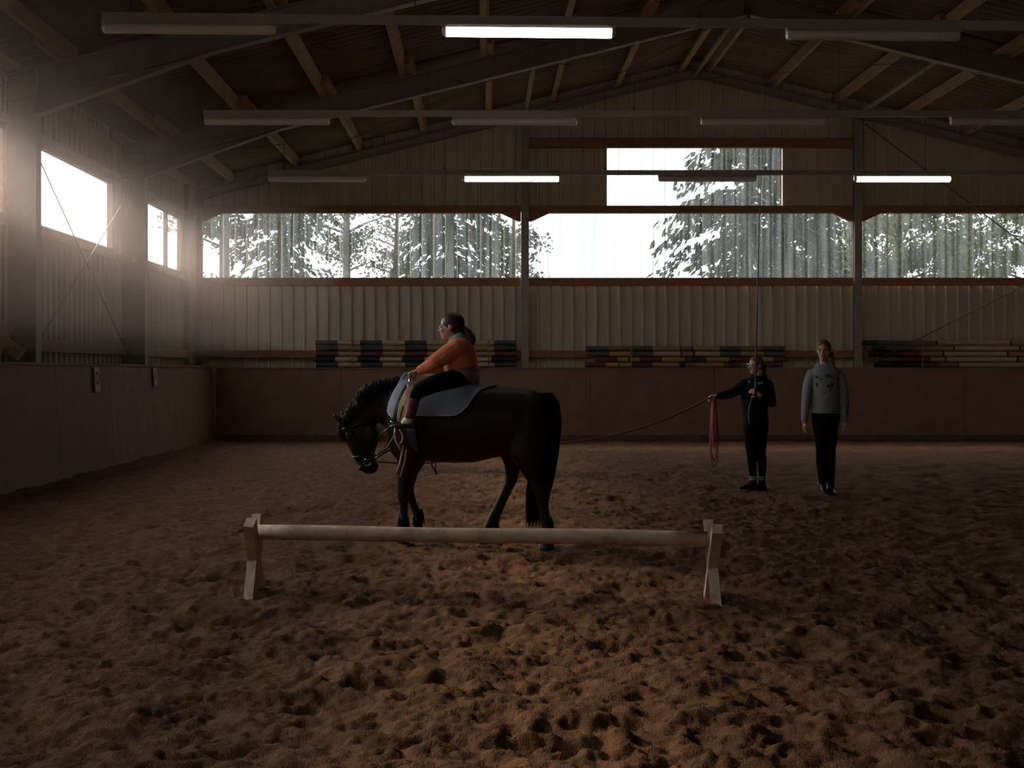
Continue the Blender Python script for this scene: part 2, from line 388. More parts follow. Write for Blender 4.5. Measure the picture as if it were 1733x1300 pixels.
# right and front walls (outside the frame)
g = MB(); g.box(XR, XR+0.1, YF, YB, -0.1, zroof(XR)); tag(g.build('wall_right', M['clad']), 'cream clad wall on the right', kind='structure')
g = MB()
g.add([(XL,YF,-0.1),(XR,YF,-0.1),(XR,YF,zroof(XR)),(XM,YF,zroof(XM)),(XL,YF,zroof(XL)),(XL,YF-.1,-0.1),(XR,YF-.1,-0.1),(XR,YF-.1,zroof(XR)),(XM,YF-.1,zroof(XM)),(XL,YF-.1,zroof(XL))],
      [(0,1,2,3,4),(9,8,7,6,5),(0,5,6,1),(1,6,7,2),(2,7,8,3),(3,8,9,4),(4,9,5,0)])
tag(g.build('wall_front', M['clad']), 'clad end wall behind the camera', kind='structure')

# roof -----------------------------------------------------------------------------------------
ceiling = tag(empty('ceiling', (0,0,0)), 'grey corrugated roof on timber purlins', kind='structure')
WV = 0.23; SHW = WV*5
def roofsheet(side):
    mb = MB(); n = 5*8+1
    xa, xb = (XM, XL-0.35) if side < 0 else (XM, XR+0.35)
    for i in range(n):
        v = i*WV/8; h = 0.045*math.cos(2*math.pi*v/WV)+0.046
        mb.v += [(xa, v, zroof(xa)+h), (xb, v, zroof(xb)+h)]
    for i in range(n-1): mb.f.append((2*i, 2*i+1, 2*i+3, 2*i+2)); mb.m.append(0)
    return mb.mesh('roof_sheet', M['roof'], True)
for side in (-1, 1):
    rm = roofsheet(side); y_ = YF-0.2
    while y_ < YB+0.3:
        link('roof_sheet', rm, ceiling, (0, y_, 0)); y_ += SHW-0.001
g = MB(); g.bar((XM, YF-.2, zroof(XM)+0.07), (XM, YB+.5, zroof(XM)+0.07), 0.5, 0.03); g.build('ridge_cap', M['roof'], ceiling)
# purlins: one per bay, lapped over the frames beside each other
ybp = [-9.8, -4.9, 0.4, 5.7, 11.0, 16.3, 21.55, 27.05]
offs = [0.32+1.27*k for k in range(8)]+[9.93]
for side in (-1, 1):
    for k, o_ in enumerate(offs):
        for b in range(2, 7):
            x_ = XM+side*o_; lap = side*0.052*(1 if b % 2 else -1)
            y0 = ybp[b]-(0.85 if b > 0 else 0); y1 = ybp[b+1]-(0 if b == 6 else -0.15)
            ang = -side*math.atan(SLOPE)
            g = MB(); jitter = random.uniform(-0.01, 0.01)
            xc = x_+lap; zc = rtop(xc)+0.088
            g.bar((xc+jitter, y0, zc), (xc, y1, zc), 0.095, 0.165, up=(math.sin(-ang)*-1 if side < 0 else math.sin(-ang)*-1, 0, math.cos(ang)))
            g.build('purlin', M['timber'], ceiling)

# steel portal frames -----------------------------------------------------------------------------
def ibeam(mb, A, B, depth, flw, t=0.012, tw=0.010):
    # A,B top-edge points in the xz plane at given y; beam hangs below
    A = Vector(A); B = Vector(B); d = (B-A).normalized(); n = Vector((0,1,0)); dn = n.cross(d).normalized()
    if dn.z > 0: dn = -dn
    for off, hh in ((t/2, t), (depth-t/2, t)):
        mb.bar(A+dn*off, B+dn*off, flw, hh, up=dn)
    mb.bar(A+dn*depth/2, B+dn*depth/2, tw, depth-2*t+0.004, up=dn)
XI = -5.32; XIR = XR-0.40
def portal(y_, label):
    fr = tag(empty('portal_frame', (XM, y_, 0)), label, kind='structure')
    inv = Matrix.Translation(-Vector(fr.location))
    for side, xi, xo in ((-1, XI, XL+0.01), (1, XIR, XR-0.01)):
        g = MB(); ibeam(g, (xo, y_, rtop(xo)-0.005), (XM, y_, TOP-0.005), 0.33, 0.17)
        g.bar((XM-side*-0.02, y_-0.09, TOP-0.2), (XM-side*-0.02, y_+0.09, TOP-0.2), 0.02, 0.42)
        g.build('rafter', M['steel'], fr, loc=None).matrix_parent_inverse = inv
        g = MB()
        # column: web and two flanges
        g.box(min(xi, xo), max(xi, xo), y_-0.006, y_+0.006, -0.1, rtop(xi)-0.02)
        g.box(xi-0.008, xi+0.008, y_-0.10, y_+0.10, -0.1, rtop(xi)-0.02)
        g.box(xo-0.008, xo+0.008, y_-0.10, y_+0.10, -0.1, rtop(xo)-0.02)
        for zz in (4.42, 4.80): g.box(min(xi, xo), max(xi, xo), y_-0.09, y_+0.09, zz-0.006, zz+0.006)
        g.build('column', M['steel'], fr).matrix_parent_inverse = inv
        # haunch
        g = MB(); xe = XM+side*7.35; zb = rtop(xe)-0.33; zc = 4.42
        g.add([(xi, y_-0.005, rtop(xi)-0.3), (xi, y_-0.005, zc), (xe, y_-0.005, zb), (xi, y_+0.005, rtop(xi)-0.3), (xi, y_+0.005, zc), (xe, y_+0.005, zb)],
              [(0,1,2),(5,4,3),(0,3,4,1),(1,4,5,2),(2,5,3,0)])
        g.bar((xi, y_, zc), (xe, y_, zb), 0.17, 0.014); g.build('haunch', M['steel'], fr).matrix_parent_inverse = inv
for y_, lb in ((0.4, 'grey steel portal frame above the camera'), (5.7, 'grey steel portal frame nearest overhead'), (11.0, 'grey steel portal frame near the front lamp row'), (16.3, 'grey steel portal frame at the left foreground column'),
               (21.55, 'grey steel portal frame between the two left windows')):
    portal(y_, lb)
gf = tag(empty('gable_frame', (XM, 26.95, 0)), 'slim steel frame of the far gable wall', kind='structure'); inv = Matrix.Translation(-Vector(gf.location))
for side, xo in ((-1, XL+0.02), (1, XR-0.02)):
    g = MB(); ibeam(g, (xo, 26.93, rtop(xo)-0.005), (XM, 26.93, TOP-0.005), 0.16, 0.10); g.build('rafter', M['steel'], gf).matrix_parent_inverse = inv
    g = MB(); xi = xo-side*0.17
    g.box(min(xi,xo), max(xi,xo), 26.9, 26.912, -0.1, rtop(xi)-0.1); g.box(xi-0.008, xi+0.008, 26.85, 26.96, -0.1, rtop(xi)-0.1)
    g.build('column', M['steel'], gf).matrix_parent_inverse = inv
for cxx in colx:
    g = MB(); zt = rtop(cxx)-0.1
    g.box(cxx-0.075, cxx+0.075, 26.86, 26.872, -0.1, zt); g.box(cxx-0.075, cxx+0.075, 27.0, 27.012, -0.1, zt); g.box(cxx-0.006, cxx+0.006, 26.872, 27.0, -0.1, zt)
    g.build('column', M['steel'], gf).matrix_parent_inverse = inv
for cxx in colx+[XM]:
    g = MB(); z = rtop(cxx)-0.12; g.tube([(cxx, 21.6, z), (cxx, 26.9, z)], 0.045, 10); g.build('strut', M['steel'], ceiling, smooth=True)
g = MB(); g.tube([(XM, 16.35, TOP-.14), (XM, 21.5, TOP-.14)], 0.045, 10); g.build('strut', M['steel'], ceiling, smooth=True)
# bracing rods
def rod(p, q, r=0.009, par=ceiling, name='bracing_rod', m=M['wire']):
    g = MB(); g.tube([p, q], r, 6); g.build(name, m, par, smooth=True)
for xa, xb in ((XL+0.3, colx[0]), (colx[0], XM), (XM, colx[1]), (colx[1], XR-0.3)):
    for p_, q_ in ((xa, xb), (xb, xa)):
        rod((p_, 21.65, rtop(p_)-0.22), (q_, 26.85, rtop(q_)-0.22), 0.007)
rod((colx[1]+0.1, 26.74, wz(210, 26.74)), (XR-0.45, 26.74, 1.5), 0.012, wall_back)
rod((XR-0.45, 26.74, 4.6), (colx[1]+0.15, 26.74, 1.47), 0.012, wall_back)
rod((-5.50, 21.4, 4.25), (-5.50, 16.5, 1.5), 0.010, wall_left, m=M['steel'])
rod((-5.52, 16.5, 4.25), (-5.52, 21.4, 1.5), 0.010, wall_left)
g = MB(); g.box(-5.66, -5.62, 20.9, 21.3, 2.6, 2.61)

# timber rails on the far wall ----------------------------------------------------------------
def hrail(x0, x1, z0, z1, y0=26.93, y1=27.06, name='wall_rail', brL=False, brR=False):
    g = MB(); g.box(x0, x1, y0, y1, z0, z1); o = g.build(name, M['rail'], wall_back)
    for flag, xc, s_ in ((brL, x0, 1), (brR, x1, -1)):
        if flag:
            g = MB(); a = [(xc, z0), (xc+s_*0.40, z0), (xc+s_*0.06, z0-0.16), (xc, z0-0.16)]
            g.add([(p[0], y0+0.01, p[1]) for p in a]+[(p[0], y1-0.02, p[1]) for p in a], [(0,1,2,3),(7,6,5,4),(0,4,5,1),(1,5,6,2),(2,6,7,3),(3,7,4,0)])
            g.build('corner_bracket', M['rail'], wall_back)
bays = [(XL+0.16, colx[0]-0.08), (colx[0]+0.08, colx[1]-0.08), (colx[1]+0.08, XR-0.2)]
for i, (a, b) in enumerate(bays):
    hrail(a, b, ZS-0.06, ZS+0.10); hrail(a, b, ZH-0.04, ZH+0.11, brL=True, brR=True); hrail(a, b, 1.62, 1.76)
hrail(bays[1][0], bays[1][1], UWZ-0.01, UWZ+0.16)
for (a, b) in ((16.45, 21.45), (21.7, 26.7), (11.2, 16.2), (5.8, 10.9)):
    g = MB(); g.box(XL+0.05, XL+0.14, a, b, 1.60, 1.75); g.build('wall_rail', M['rail'], wall_left)
    g = MB(); g.box(XL+0.05, XL+0.10, a, b, WZ0-0.09, WZ0); g.build('window_sill', M['timber'], wall_left)
    g = MB(); g.box(XL+0.05, XL+0.12, a, b, WZ1, WZ1+0.09); g.build('window_lintel', M['timber'], wall_left)
g = MB(); g.box(XL+0.06, XL+0.16, 25.85, 26.25, 0, 4.9); g.box(XL+0.055, XL+0.10, 26.25, 26.8, 0, 4.9); g.build('corner_post', M['rail'], wall_left)

# kickboards ------------------------------------------------------------------------------------
KT = 1.42
bl = tag(empty('baseboard_left', (-5.25, 0, 0)), 'brown kickboard along the left wall', kind='structure')
inv = Matrix.Translation(-Vector(bl.location))
seams = [YF+0.1]+[26.53-2.44*k for k in range(14, -1, -1)]
for a, b in zip(seams[:-1], seams[1:]):
    g = MB(); a += 0.004; b -= 0.004
    g.add([(-5.17, a, -0.1), (-5.17, b, -0.1), (-5.27, b, KT), (-5.27, a, KT), (-5.20, a, -0.1), (-5.20, b, -0.1), (-5.30, b, KT), (-5.30, a, KT)],
          [(0,1,2,3),(7,6,5,4),(0,4,5,1),(1,5,6,2),(2,6,7,3),(3,7,4,0)])
    g.build('kickboard_panel', M['kick'], bl).matrix_parent_inverse = inv
    g = MB(); g.box(-5.21, -5.19, a-0.03, a+0.03, 0, 0.001)
g = MB(); g.box(-5.37, -5.25, YF+0.1, 26.6, KT+0.002, KT+0.032); g.build('cap_board', M['kick'], bl).matrix_parent_inverse = inv
bb = tag(empty('baseboard_back', (XM, 26.6, 0)), 'brown kickboard across the far end', kind='structure')
inv = Matrix.Translation(-Vector(bb.location))
x_ = -5.2
while x_ < XR-0.4:
    b_ = min(x_+2.44, XR-0.4); g = MB()
    g.add([(x_+.004, 26.55, -0.1), (b_-.004, 26.55, -0.1), (b_-.004, 26.62, KT-0.03), (x_+.004, 26.62, KT-0.03), (x_+.004, 26.58, -0.1), (b_-.004, 26.58, -0.1), (b_-.004, 26.65, KT-0.03), (x_+.004, 26.65, KT-0.03)],
          [(3,2,1,0),(4,5,6,7),(1,5,4,0),(2,6,5,1),(3,7,6,2),(0,4,7,3)])
    g.build('kickboard_panel', M['kick'], bb).matrix_parent_inverse = inv; x_ = b_
g = MB(); g.box(-5.2, XR-0.4, 26.6, 27.04, KT-0.028, KT); g.build('ledge_board', M['kick'], bb).matrix_parent_inverse = inv
g = MB(); g.box(-5.15, XR-0.4, 26.50, 26.545, -0.05, 0.10); g.build('foot_strip', M['kickbase'], bb).matrix_parent_inverse = inv
br = MB(); br.box(XR-0.42, XR-0.38, YF+.1, 26.6, -.1, KT); tag(br.build('baseboard_right', M['kick']), 'brown kickboard along the right wall', kind='structure')

# arena letters on the left kickboard
def sign(name, y_, h, w_, ch, label):
    r = tag(empty(name, (-5.235, y_, KT-0.02)), label, 'sign'); r.rotation_euler = (0, 0, 0)
    lean = math.atan2(0.10, KT+0.1)
    g = MB(); g.box(0.0, 0.008, -w_/2, w_/2, -h, 0); p = g.build('sign_plate', M['sign'], r); p.rotation_euler = (0, -lean, 0)
    cu = bpy.data.curves.new('letter', 'FONT'); cu.body = ch; cu.size = h*0.95; cu.align_x = 'CENTER'; cu.align_y = 'CENTER'; cu.extrude = 0.002
    to = bpy.data.objects.new('letter', cu); C.objects.link(to); bpy.context.view_layer.update()
    mm = bpy.data.meshes.new_from_object(to.evaluated_get(bpy.context.evaluated_depsgraph_get())); bpy.data.objects.remove(to)
    mm.materials.clear(); mm.materials.append(M['ink'])
    lo = link('letter', mm, r); lo.matrix_basis = Matrix.Rotation(-lean, 4, 'Y') @ Matrix.Translation((0.0115, 0, -h*0.48)) @ Matrix.Rotation(math.pi/2, 4, 'Z') @ Matrix.Rotation(math.pi/2, 4, 'X') @ Matrix.Diagonal((0.62*w_/0.22, 0.8, 1, 1))
sign('arena_letter', wx(0,1)*0+18.45, 0.33, 0.23, 'O', 'pale plate with dark oval letter near the middle of left kickboard')
sign('arena_letter', 21.75, 0.29, 0.20, 'F', 'pale letter plate on left kickboard nearer the far corner')

# lamp rows ------------------------------------------------------------------------------------------
def lamp(x, y_, z, on, label, roll=0):
    r = tag(empty('fluorescent_lamp', (x, y_, z)), label, 'lamp', 'strip lamps on the light rails'); r.rotation_euler = (0, roll, 0)
    Lh = 0.78
    g = MB(); g.box(-Lh, Lh, -0.045, 0.045, -0.028, 0.0); g.build('housing', M['housing'], r)
    g = MB(); secs = []
    for xx, s_ in ((-Lh+0.01, 0.55), (-Lh+0.035, 0.95), (-Lh+0.06, 1), (Lh-0.06, 1), (Lh-0.035, 0.95), (Lh-0.01, 0.55)):
        secs.append(((xx, 0, -0.058), (0, 0.055*s_, 0), (0, 0, 0.046*s_)))
    if on:
        g.ring_loft(secs[1:-1], 14); g.build('diffuser', M['diff_on'], r, smooth=False)
    else:
        g.ring_loft(secs[1:-1], 14); g.build('diffuser', M['diff_off'], r, smooth=False)
    for s_ in (-1, 1):
        g = MB(); g.ring_loft([((s_*(Lh-0.038), 0, -0.058), (0, 0.058, 0), (0, 0, 0.049)), ((s_*(Lh-0.01), 0, -0.056), (0, 0.05, 0), (0, 0, 0.04)), ((s_*Lh, 0, -0.052), (0, 0.03, 0), (0, 0, 0.022))], 14)
        g.build('end_cap', M['diff_off'], r)
rows = [(12.2, 22, 37, 174, 1900, [(320, 0), (895, 1), (1477, 0)], 'front'),
        (16.9, 187, 187.5, 345, 1860, [(452, 0), (871, 0), (1292, 0), (1714, 0)], 'middle'),
        (21.6, 288, 288.5, 454, 1800, [(537, 0), (866, 1), (1197, 0), (1528, 1)], 'rear')]
names = {('front', 0): 'unlit strip lamp at left end of the front light rail', ('front', 1): 'brightly lit strip lamp on the front light rail', ('front', 2): 'unlit strip lamp at right of the front light rail',
 ('middle', 0): 'unlit strip lamp at left end of the middle light rail', ('middle', 1): 'unlit strip lamp second from left on the middle light rail', ('middle', 2): 'unlit strip lamp third from left on the middle light rail', ('middle', 3): 'unlit strip lamp cut by the right picture edge, middle rail',
 ('rear', 0): 'unlit strip lamp at left end of the rear light rail', ('rear', 1): 'lit strip lamp above the left gable column, rear rail', ('rear', 2): 'unlit strip lamp in front of the high gable window', ('rear', 3): 'lit strip lamp at right above the window strip, rear rail'}
for d, yL, yR, x0, x1, lamps, nm in rows:
    X0, X1 = wx(x0, d), min(wx(x1, d), XR-0.6); 
    zf = lambda px: wz(yL+(yR-yL)*(px-173)/1560, d)
    zA, zB = zf(x0), zf(X1*F/d+CX)
    r = tag(empty('light_rail', (X0, d, zA)), 'long pale %s light rail hung across the hall' % nm, 'rail'); roll = -math.atan2(zB-zA, X1-X0)
    r.rotation_euler = (0, roll, 0); Ln = X1-X0
    g = MB(); g.box(0, Ln, -0.03, 0.03, -0.075, -0.006); g.box(0, Ln, -0.035, 0.035, -0.006, 0); g.build('rail_channel', M['lightrail'], r)
    xk = 0.25
    while xk < Ln:
        xw = X0+xk; zt = rtop(xw)+0.1 - zA
        g = MB(); g.tube([(xk, 0, 0), (xk, 0, zt)], 0.004, 5); g.tube([(xk, 0, 0), (xk+0.02, 0, 0.03), (xk, 0, 0.06), (xk-0.02, 0, 0.03), (xk, 0, 0)], 0.006, 5); g.build('hanging_wire', M['wire'], r); xk += 2.55
    for i, (px, on) in enumerate(lamps):
        lamp(wx(px, d), d, zf(px)-0.078, on, names[(nm, i)], roll)

# jump pole stacks ------------------------------------------------------------------------------------
PC = {k: mat('pole_paint_'+n, c, 0.5, noise=(6, tuple(min(1, v*1.25) for v in c)), bump=0.2) for k, (n, c) in
      {'D': ('dark_slate', (0.045, 0.05, 0.055)), 'T': ('tan', (0.46, 0.33, 0.21)), 'Y': ('yellow', (0.42, 0.27, 0.09)), 'R': ('dark_red', (0.13, 0.035, 0.03)),
       'B': ('brown', (0.22, 0.13, 0.08)), 'O': ('ochre', (0.36, 0.22, 0.11)), 'W': ('white', (0.50, 0.38, 0.29)), 'K': ('black', (0.02, 0.018, 0.018)), 'G': ('grey_green', (0.085, 0.095, 0.09))}.items()}
PK = list(PC)
def jump_pole(px0, segs, z, y_, label, group, r=0.049):
    x0 = wx(px0, y_); o_x = x0; mb = MB(); n = 12; x = 0
    for ln, c in segs:
        lm = ln*y_/F
        vs = [(xx, r*math.cos(2*math.pi*j/n), r*math.sin(2*math.pi*j/n)) for xx in (x, x+lm) for j in range(n)]
        mb.add(vs, [(j, (j+1) % n, n+(j+1) % n, n+j) for j in range(n)], PK.index(c)); x += lm
    mb.add([(0, r*math.cos(2*math.pi*j/n), r*math.sin(2*math.pi*j/n)) for j in range(n)], [tuple(range(n))], PK.index(segs[0][1]))
    mb.add([(x, r*math.cos(2*math.pi*j/n), r*math.sin(2*math.pi*j/n)) for j in range(n)], [tuple(range(n-1, -1, -1))], PK.index(segs[-1][1]))
    o = mb.build('jump_pole', [PC[k] for k in PK], None, smooth=True, loc=(o_x, y_, z), fixn=False)
    tag(o, label, 'pole', group); o.rotation_euler = (0, random.uniform(-0.0008, 0.0008), 0)
def alt(a, b, n=9, w_=37.7): return [(w_, a if i % 2 == 0 else b) for i in range(n)]
YP = 26.84
def zrow(i, n=5): return KT+0.052+0.1085*i
L1 = [('bottom', 535, alt('D', 'T'), 'slate and tan banded'), ('second lowest', 530, alt('K', 'T'), 'black and tan banded'), ('middle', 535, alt('R', 'O'), 'dark red and ochre banded'),
      ('second highest', 535, alt('D', 'O'), 'slate and ochre banded'), ('top', 534, alt('D', 'T'), 'dark slate and tan banded')]
for i, (nm, p, s_, c) in enumerate(L1):
    jump_pole(p, s_, zrow(i), YP, '%s jump pole, %s in the stack behind the rider' % (c, nm), 'jump poles in the left stack')
L2 = [('bottom', 990, [(35,'R'),(22,'Y'),(2,'K'),(20,'Y'),(2,'K'),(33,'R'),(45,'O'),(10,'K'),(20,'B'),(45,'O'),(30,'R'),(30,'B'),(35,'R')], 'dark red and yellow banded'),
      ('second lowest', 1007, [(38,'R'),(18,'Y'),(3,'K'),(16,'Y'),(38,'R'),(38,'Y'),(12,'R'),(14,'K'),(11,'R'),(38,'Y'),(38,'R'),(37,'Y'),(22,'R')], 'red and bright yellow banded'),
      ('second highest', 993, [(38,'G'),(38,'Y'),(36,'G'),(46,'W'),(3,'K'),(18,'O'),(4,'K'),(42,'W'),(36,'G'),(38,'O'),(35,'G')], 'grey green and white banded'),
      ('top', 992, [(38,'G'),(40,'B'),(34,'G'),(46,'O'),(2,'K'),(18,'B'),(3,'K'),(44,'O'),(36,'G'),(38,'B'),(37,'G')], 'grey green and brown banded')]
for i, (nm, p, s_, c) in enumerate(L2):
    jump_pole(p, s_, zrow(i), YP, '%s jump pole, %s in the stack left of the trainer' % (c, nm), 'jump poles in the middle stack')
L3 = [('bottom', 1480, [(75,'K'),(34,'R'),(0.1,'K'),(30,'B'),(3,'K'),(123,'W'),(4,'K'),(60,'Y')], 1), ('second lowest', 1486, [(34,'G'),(52,'R'),(2,'K'),(24,'Y'),(3,'K'),(118,'W'),(4,'K'),(80,'Y')], 1),
      ('middle', 1470, [(50,'K'),(35,'R'),(5,'B'),(34,'O'),(3,'K'),(105,'W'),(4,'K'),(100,'O')], 1), ('second highest', 1476, [(22,'K'),(50,'G'),(22,'B'),(42,'O'),(3,'K'),(108,'W'),(3,'K'),(90,'O')], 1),
      ('top', 1459, [(26,'K'),(50,'G'),(48,'B'),(3,'K'),(122,'T'),(3,'K'),(90,'O')], 1)]
for i, (nm, p, s_, _) in enumerate(L3):
    jump_pole(p, s_, zrow(i), YP, 'jump pole with one long pale band, %s in the right stack' % nm, 'jump poles in the right stack')
def strap(px, n, label):
    x = wx(px, YP); g = MB(); z0 = KT+0.002; z1 = zrow(n-1)+0.055
    g.box(x-0.012, x+0.012, YP-0.058, YP-0.051, z0, z1+0.006); g.box(x-0.012, x+0.012, YP-0.051, YP+0.051, z1, z1+0.006); g.box(x-0.012, x+0.012, YP+0.051, YP+0.058, z0, z1+0.006)
    tag(g.build('tie_strap', M['twine']), label, 'strap')
strap(596, 5, 'brown tie strap round the left end of the left pole stack'); strap(826, 5, 'brown tie strap at the right end of the left pole stack')
strap(1068, 4, 'brown tie strap round the middle pole stack'); strap(1560, 5, 'brown tie strap round the right pole stack')
g = MB(); g.tube([(wx(533, 26.5), 26.55, 1.76), (wx(531, 26.5), 26.52, 1.45), (wx(534, 26.5), 26.5, 0.9), (wx(543, 26.5), 26.46, 0.3), (wx(552, 26.4), 26.4, 0.04)], 0.006, 5)
tag(g.build('twine', M['twine'], smooth=True), 'thin twine hanging down the kickboard left of the pole stack', 'twine')

# wooden cross stand on the left ledge -------------------------------------------------------------
r = tag(empty('cross_stand', (-5.46, 15.6, KT+0.034)), 'wooden cross stand leaning on the ledge at left picture edge', 'stand')
def board(mb, a, b, w_, t_):
    mb.bar(a, b, t_, w_, up=(0,0,1))
g = MB(); board(g, (-0.2, 0.025, 0.36), (0.17, 0.025, 0.075), 0.14, 0.035); g.build('cross_board', M['white_wood'], r)
g = MB(); board(g, (-0.14, -0.025, 0.05), (0.05, -0.025, 0.44), 0.14, 0.035); g.build('cross_board', M['white_wood'], r)
# pull cord by the second column
g = MB(); g.tube([(-5.45, 21.3, 4.5), (-5.45, 21.3, 3.1)], 0.004, 5); g.ring_loft([((-5.45, 21.3, 3.13), (0.015,0,0), (0,0.015,0)), ((-5.45, 21.3, 3.09), (0.05,0,0), (0,0.05,0)), ((-5.45, 21.3, 3.05), (0.055,0,0), (0,0.055,0))], 12)
tag(g.build('pull_cord', M['housing']), 'white pull handle on a cord beside the second left column', 'cord')

# cavaletti -------------------------------------------------------------------------------------------
PL = Vector((wx(425, 8.33), 8.33, 0)); PR = Vector((wx(1206, 8.0), 8.0, 0))
dirr = (PR-PL).normalized(); Ln = (PR-PL).length
r = tag(empty('cavaletti', PL, math.atan2(dirr.y, dirr.x)), 'low cavaletti jump, weathered white pole on two cross legs in front of the horse', 'jump')
g = MB(); pts = [(0.03+ (Ln-0.06)*i/12, 0.003*math.sin(i*1.3), 0.362+0.003*math.sin(i*0.9)) for i in range(13)]
g.tube(pts, [0.046]*13, 20); g.build('pole', M['white_wood'], r, smooth=True)
for xc in (0.0, Ln):
    for sy in (-1, 1):
        a_ = -r.rotation_euler.z; q_ = 0.155*sy; xo_ = xc+(0.02 if xc == 0 else 0); ox_, oy_ = -q_*math.sin(a_), q_*math.cos(a_)
        g = MB(); g.bar((xo_-ox_, -oy_, 0.44), (xo_+ox_, oy_, -0.05), 0.060, 0.085, up=(0,1,0.3))
        b = g.build('leg', M['white_wood'], r)

# ================================================================= horse
HD, HS = 10.6, 217.0
def hx(cx): return ((520+cx/2.826)-789)/HS          # crop units -> local x
def hz(cy): return (921-(500+cy/2.826))/HS
def pxl(px, py): return ((px-789)/HS, (921-py)/HS)
def pairs(mb, rows, n=14, conv=None, mi=0):
    # rows: (ax, ay, bx, by, halfdepth, depthcentre): sections through two outline points
    secs = []
    for ax, ay, bx, by, hw, dc in rows:
        A = conv(ax, ay); B = conv(bx, by)
        c = ((A[0]+B[0])/2, dc, (A[1]+B[1])/2); a = ((A[0]-B[0])/2, 0, (A[1]-B[1])/2)
        secs.append((c, a, (0, hw, 0)))
    mb.ring_loft(secs, n, mi)
HC = lambda x, y: (hx(x), hz(y))
U = 613.0
horse_rz = math.radians(-9)
HLOC = (wx(789, HD), HD, 0.0)
horse = tag(empty('horse', HLOC, horse_rz), 'dark bay pony walking left with lowered head, carrying a child', 'horse')
TRK = [(385, 560, 690, 66), (402, 470, 735, 95), (440, 420, 775, 118), (500, 402, 792, 132), (580, 415, 798, 146), (700, 445, 803, 158), (800, 446, 800, 160), (900, 432, 775, 152), (1000, 434, 745, 145), (1080, 446, 745, 128), (1135, 470, 720, 92), (1162, 520, 660, 50)]
g = MB()
g.ring_loft([((hx(x), 0, hz((t+b)/2)), (0, w_/U, 0), (0, 0, (b-t)/2/U)) for x, t, b, w_ in TRK], 20)
g.ell((hx(470), -0.095, hz(690)), (0.13, 0.085, 0.17)); g.ell((hx(470), 0.095, hz(690)), (0.13, 0.085, 0.17))     # shoulders
g.ell((hx(1060), -0.10, hz(620)), (0.17, 0.125, 0.24)); g.ell((hx(1050), 0.10, hz(620)), (0.18, 0.12, 0.24))      # quarters
pairs(g, [(520, 402, 470, 720, .135, 0), (455, 400, 395, 700, .115, 0), (375, 410, 368, 640, .085, 0), (300, 426, 340, 615, .068, 0), (240, 470, 322, 612, .062, 0), (192, 540, 312, 630, .062, 0), (160, 592, 300, 650, .060, 0)], 16, HC)
pairs(g, [(158, 588, 290, 600, .050, 0), (143, 612, 326, 628, .072, 0), (150, 650, 334, 662, .078, 0), (162, 695, 328, 712, .070, 0), (186, 745, 312, 760, .055, 0), (210, 790, 316, 795, .048, 0), (232, 828, 333, 815, .050, 0), (248, 848, 326, 842, .045, 0), (268, 862, 308, 858, .028, 0)], 16, HC)
g.ell((hx(300), -0.045, hz(665)), (0.055, 0.035, 0.075)); g.ell((hx(300), 0.045, hz(665)), (0.055, 0.035, 0.075))  # cheeks
g.ell((hx(188), -0.062, hz(672)), (0.022, 0.014, 0.018)); g.ell((hx(188), 0.062, hz(672)), (0.022, 0.014, 0.018))  # brow
g.ell((hx(244), -0.04, hz(835)), (0.018, 0.014, 0.02)); g.ell((hx(244), 0.04, hz(835)), (0.018, 0.014, 0.02))      # nostril rims
def lg(rows, dc): pairs(g, [(a, b, c, d, hw/U, dc) for a, b, c, d, hw in rows], 12, HC)
lg([(425, 640, 560, 660, 60), (430, 720, 566, 735, 58), (436, 790, 560, 800, 48), (440, 860, 515, 870, 34), (437, 920, 498, 925, 28), (436, 962, 496, 965, 31), (448, 1005, 490, 1008, 22), (447, 1055, 490, 1052, 22), (443, 1095, 494, 1090, 27), (438, 1130, 490, 1125, 24), (434, 1160, 492, 1158, 28)], -0.11)
lg([(430, 680, 570, 700, 60), (436, 780, 560, 790, 50), (438, 850, 512, 862, 38), (440, 920, 492, 925, 29), (446, 962, 494, 955, 30), (466, 1010, 506, 1000, 22), (484, 1052, 524, 1040, 22), (490, 1082, 540, 1070, 27), (488, 1120, 536, 1112, 24), (484, 1158, 542, 1152, 28)], 0.10)
lg([(1000, 560, 1150, 580, 40), (975, 660, 1158, 690, 62), (970, 745, 1140, 800, 60), (1030, 830, 1136, 862, 42), (1080, 905, 1160, 895, 31), (1100, 950, 1166, 930, 30), (1112, 990, 1164, 982, 24), (1122, 1050, 1172, 1045, 23), (1130, 1098, 1188, 1094, 27), (1128, 1135, 1184, 1132, 24), (1122, 1160, 1186, 1158, 28)], -0.125)
lg([(940, 600, 1070, 620, 40), (905, 700, 1060, 720, 60), (905, 755, 1030, 785, 56), (932, 810, 1008, 838, 40), (940, 862, 1006, 862, 31), (930, 905, 998, 890, 30), (912, 945, 972, 940, 24), (880, 1010, 938, 1010, 22), (852, 1062, 912, 1070, 24), (836, 1098, 898, 1108, 27), (822, 1130, 876, 1142, 24), (808, 1156, 872, 1160, 28)], 0.125)
body = fuse(g, 'body', M['horse'], 0.0115, 7, horse)
for nm, (x0, x1, x2, x3), dc in (('a', (436, 492, 426, 502), -0.11), ('b', (486, 542, 478, 554), 0.10), ('c', (1124, 1186, 1114, 1196), -0.125), ('d', (808, 870, 794, 880), 0.125)):
    g = MB(); pairs(g, [(x0+2, 1150, x1-2, 1150, .044, dc), (x0-2, 1164, x1+2, 1162, .049, dc), (x2, 1192, x3, 1192, .055, dc)], 16, HC); g.build('hoof', M['hoof'], horse)
